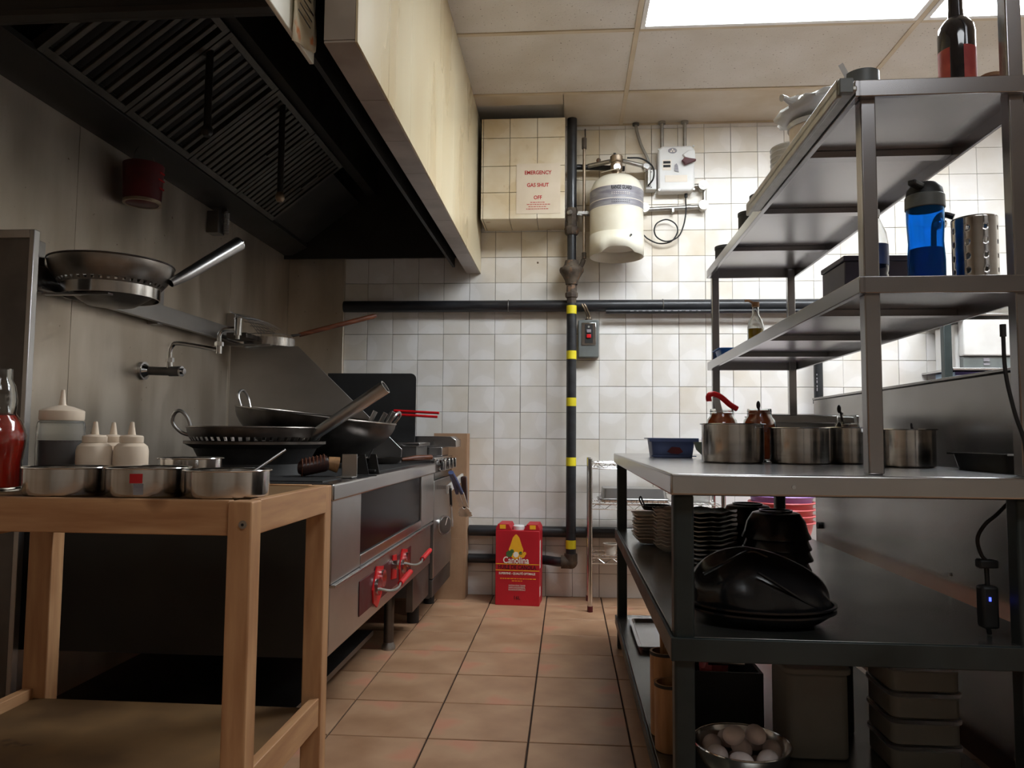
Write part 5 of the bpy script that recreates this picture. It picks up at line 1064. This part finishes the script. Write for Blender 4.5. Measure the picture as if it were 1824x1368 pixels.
t = thing('wire_handle_pan', 'small dark pan with a wire loop handle on top of the square plates', 'pan', (.345, 2.97, ZS + .127)); c = (.345, 2.97, ZS + .127)
MB().lathe([(0, 0), (.05, 0), (.06, .018), (.058, .018), (.048, .003), (0, .003)], c, 28).build('dish', m_black, t); MB().tube(smooth_path([(.30, 2.95, ZS + .14), (.288, 2.95, ZS + .168), (.283, 2.955, ZS + .178), (.279, 2.96, ZS + .166), (.293, 2.985, ZS + .14)], 5), .003, 8).build('loop', m_blackm, t)
# bottom shelf
ZB = .137
eb = thing('egg_bowl', 'wide steel bowl full of eggs on the bottom shelf', 'bowl', (.405, 1.825, ZB)); c = (.405, 1.825, ZB)
MB().lathe([(0, 0), (.05, 0), (.075, .02), (.1, .055), (.110, .085), (.108, .085), (.098, .056), (.073, .022), (.048, .003), (0, .003)], c, 44).build('bowl', m_pot, eb); MB().tube([(c[0] + .11 * math.cos(2 * PI * i / 44), c[1] + .11 * math.sin(2 * PI * i / 44), ZB + .085) for i in range(45)], .0025, 6).build('rim', m_chrome, eb)
em_ = MB().sphere((0, 0, 0), .0215, 16, 12)
for i, p in enumerate(em_.v): k = 1 - .12 * (p.z / .028); em_.v[i] = V(p.x * k, p.y * k, p.z * 1.3)
eo = em_.build('egg', m_egg, None, ang=180); eggs = [(.042 * math.cos(a), .042 * math.sin(a), .043, a) for a in [.3 + 2 * PI * i / 5 for i in range(5)]] + [(.069 * math.cos(a), .069 * math.sin(a), .083, a) for a in [2 * PI * i / 7 for i in range(7)]] + [(0, .0, .088, .5), (-.022, -.022, .124, 2.2), (.03, -.01, .122, .3)]
for k, (dx, dy, dz_, az) in enumerate(eggs):
    e = eo if k == 0 else eo.copy()
    if k: COL.objects.link(e)
    e.location = (c[0] + dx, c[1] + dy, ZB + dz_ - .016); e.rotation_euler = (PI / 2 + random.uniform(-.3, .3), 0, az)
    tag(e, 'pale egg lying in the steel bowl on the bottom shelf', 'egg', 'eggs in the steel bowl')
for x, y, h, lb in ((.262, 2.085, .215, 'taller bamboo cup on the bottom shelf behind the front leg'), (.262, 1.985, .165, 'shorter bamboo cup on the bottom shelf nearest the egg bowl')):
    t = thing('bamboo_cup', lb, 'cup', (x, y, ZB), 'bamboo cups'); MB().lathe([(0, 0), (.037, 0), (.038, .004), (.039, h), (.033, h), (.032, .006), (0, .006)], (x, y, ZB), 28).build('cup', m_bamboo, t); MB().lathe([(.0392, h - .008), (.0398, h - .008), (.0398, h), (.0392, h)], (x, y, ZB), 28).build('band', m_iron, t)
t = thing('bamboo_stick', 'thin bamboo stick standing in the taller bamboo cup', 'stick', (.262, 2.085, .15)); MB().tube([(.265, 2.09, .15), (.252, 2.08, .46)], .0065, 8).build('rod', m_bamboo, t); MB().tube([(.2526, 2.0805, .445), (.252, 2.08, .462)], .0075, 8).build('tip', m_bamboo, t)
t = thing('flat_tray', 'flat grey tray lying on the far end of the bottom shelf', 'tray', (.40, 3.1, ZB)); pp = hotel_pan(.262, .56, 2.84, 3.30, ZB + .001, ZB + .018).build('tray', m_steel, t); so = pp.modifiers.new('solid', 'SOLIDIFY'); so.thickness = .0015; MB().tube([(.265, 2.842, ZB + .018), (.557, 2.842, ZB + .018)], .002, 6).build('bead', m_steel, t)
t = thing('cloudy_tub', 'tall cloudy plastic tub behind the egg bowl on the bottom shelf', 'tub', (.615, 2.03, ZB)); MB().prism(rrect(.545, .695, 1.95, 2.11, .02), 'z', ZB, ZB + .205).build('tub', m_tub, t, bevel=.006); MB().prism(rrect(.538, .702, 1.943, 2.117, .022), 'z', ZB + .205, ZB + .22).build('lid', m_tub, t, bevel=.003)
for k in range(4):
    t = thing('deli_container', 'cloudy food container, %s of the stack beside the green leg' % ['bottom', 'second', 'third', 'top'][k], 'container', (.85, 1.98, ZB + k * .062), 'stacked cloudy containers')
    z = ZB + k * .062; MB().prism(rrect(.775, .935, 1.9, 2.06, .02), 'z', z, z + .05).build('tub', m_tub, t, bevel=.004); MB().prism(rrect(.770, .940, 1.895, 2.065, .022), 'z', z + .0502, z + .0615).build('lid', m_frost, t, bevel=.002)
t = thing('black_crate', 'open black crate with packets at the middle of the bottom shelf', 'crate', (.42, 2.3, ZB))
MB().box(.35, .53, 2.16, 2.17, ZB, ZB + .14).build('front', m_blackm, t); MB().box(.35, .53, 2.42, 2.43, ZB, ZB + .14).build('back', m_blackm, t); MB().box(.34, .35, 2.16, 2.43, ZB, ZB + .14).build('side', m_blackm, t); MB().box(.53, .54, 2.16, 2.43, ZB, ZB + .14).build('side', m_blackm, t); MB().box(.35, .53, 2.17, 2.42, ZB, ZB + .008).build('base', m_blackm, t)
t = thing('foil_packet', 'crumpled pink and silver packet sticking out of the black crate', 'packet', (.43, 2.25, ZB + .009))
m = MB().sphere((0, 0, 0), 1, 14, 10)
for i, p in enumerate(m.v): k = 1 + .25 * random.uniform(-1, 1); m.v[i] = V(.42 + p.x * .04 * k, 2.25 + p.y * .03 * k, ZB + .10 + p.z * .085 * k)
m.build('bag', m_pink, t, ang=20); MB().bar((.40, 2.215, ZB + .15), (.50, 2.21, ZB + .152), .012, .01).build('fold', m_chrome, t)
t = thing('steel_canister', 'dark shiny steel canister between the cloudy tub and the container stack', 'canister', (.735, 2.12, ZB)); MB().lathe([(0, 0), (.032, 0), (.034, .004), (.034, .2), (0, .2)], (.74, 2.15, ZB), 28).build('body', m_steel_d, t); MB().lathe([(0, .2005), (.035, .2005), (.035, .215), (.02, .22), (0, .22)], (.74, 2.15, ZB), 28).build('lid', m_steel_d, t)
# charger and cords on the right leg
ad = thing('power_adapter', 'black power adapter with a blue light hanging by the green table leg', 'adapter', (.90, 1.69, .53))
MB().box(.868, .902, 1.665, 1.695, .53, .618).build('body', m_blackm, ad, bevel=.006); MB().box(.880, .884, 1.6635, 1.665, .588, .596).build('led', m_led, ad)
MB().tube(smooth_path([(.93, 1.675, .79), (.905, 1.675, .765), (.882, 1.675, .745), (.866, 1.675, .715), (.873, 1.675, .682), (.885, 1.675, .668)], 6), .004, 8).build('cord', m_rubber, ad)
MB().box(.866, .903, 1.665, 1.69, .655, .672).build('plug', m_blackm, ad, bevel=.003); MB().tube([(.884, 1.678, .655), (.886, 1.68, .618)], .005, 8).build('cord', m_rubber, ad); MB().tube([(.885, 1.68, .53), (.888, 1.682, .517)], .005, 8).build('cord', m_rubber, ad)
t = thing('electric_cable', 'black cord hanging down along the tall shelf post to the table', 'cord', (.91, 1.59, .852)); MB().tube(smooth_path([(.886, 1.59, 1.14), (.888, 1.59, 1.06), (.900, 1.585, .98), (.915, 1.582, .92), (.918, 1.58, .856)], 6), .004, 8).build('cable', m_rubber, t); MB().cyl((.886, 1.59, 1.135), (.886, 1.59, 1.16), .006, n=10).build('grommet', m_blackm, t)

# ================================================================= RIGHT BACKGROUND
t = thing('drop_pipe', 'dark vertical pipe dropping from the wall pipe behind the fridge', 'pipe', (1.415, 4.355, .0)); MB().cyl((1.415, 4.35, 0), (1.415, 4.35, 1.65), .025, n=18).build('pipe', m_pipe, t)
for k in range(5): MB().box(1.398, 1.402, 4.326, 4.3295, 1.19 + k * .022, 1.19 + k * .022 + random.uniform(.008, .018)).build('print_mark', m_label, t)
MB().lathe([(.0255, 1.12), (.031, 1.12), (.031, 1.15), (.0255, 1.15)], (1.415, 4.35, 0), 18).build('collar', m_pipe, t)
wr = thing('wall_rack', 'dark post steel rack holding the towel dispenser at the back wall', 'rack', (2.3, 4.2, 0))
for x in (1.985, 2.75):
    for y in (4.08,): MB().box(x - .02, x + .02, y - .02, y + .02, 0, 1.66).build('post', m_green, wr, bevel=.003)
for z in (1.19, 1.298, 1.585): MB().box(2.006, 2.729, 4.06, 4.411, z - .012, z).build('shelf', m_steel_h, wr, bevel=.002)
d = thing('towel_dispenser', 'white paper towel dispenser with a dark base on the wall rack', 'dispenser', (2.3, 4.2, 1.3))
MB().box(2.06, 2.46, 4.14, 4.36, 1.30, 1.54).build('housing', m_white, d, bevel=.01, seg=3); MB().prism([(4.088, 1.365), (4.138, 1.365), (4.138, 1.555), (4.075, 1.555)], 'x', 2.075, 2.47).build('cover', m_white, d, bevel=.006)
MB().box(2.08, 2.45, 4.10, 4.138, 1.30, 1.36).build('base', m_greybox, d); MB().box(2.18, 2.21, 4.096, 4.0995, 1.335, 1.352).build('label', m_label, d); MB().box(2.18, 2.21, 4.096, 4.0995, 1.315, 1.327).build('label', m_label, d)
b = thing('glove_box', 'flat pale blue and purple printed box under the towel dispenser', 'box', (2.2, 4.2, 1.191)); MB().box(2.03, 2.42, 4.09, 4.3, 1.191, 1.28).build('carton', m_bluelabel, b, bevel=.002); MB().box(2.03, 2.42, 4.0888, 4.0899, 1.262, 1.28).build('stripe', m_purple_p, b)
for x0, x1, z in ((2.05, 2.10, 1.245), (2.055, 2.115, 1.232), (2.17, 2.215, 1.248)):
    x = x0
    while x < x1: l_ = random.uniform(.006, .014); MB().box(x, x + l_, 4.0885, 4.0898, z - .003, z + .004).build('print_mark', m_purple_p, b); x += l_ + .003
t = thing('perforated_tray', 'grey perforated metal tray on top of the wall rack', 'tray', (2.3, 4.2, 1.586)); MB().box(2.14, 2.6, 4.09, 4.3, 1.587, 1.64).build('tray', m_galv, t, bevel=.003)
for k in range(6): MB().cyl((2.17 + k * .05, 4.0885, 1.612), (2.17 + k * .05, 4.0905, 1.612), .004, n=8).build('hole', m_blackm, t)
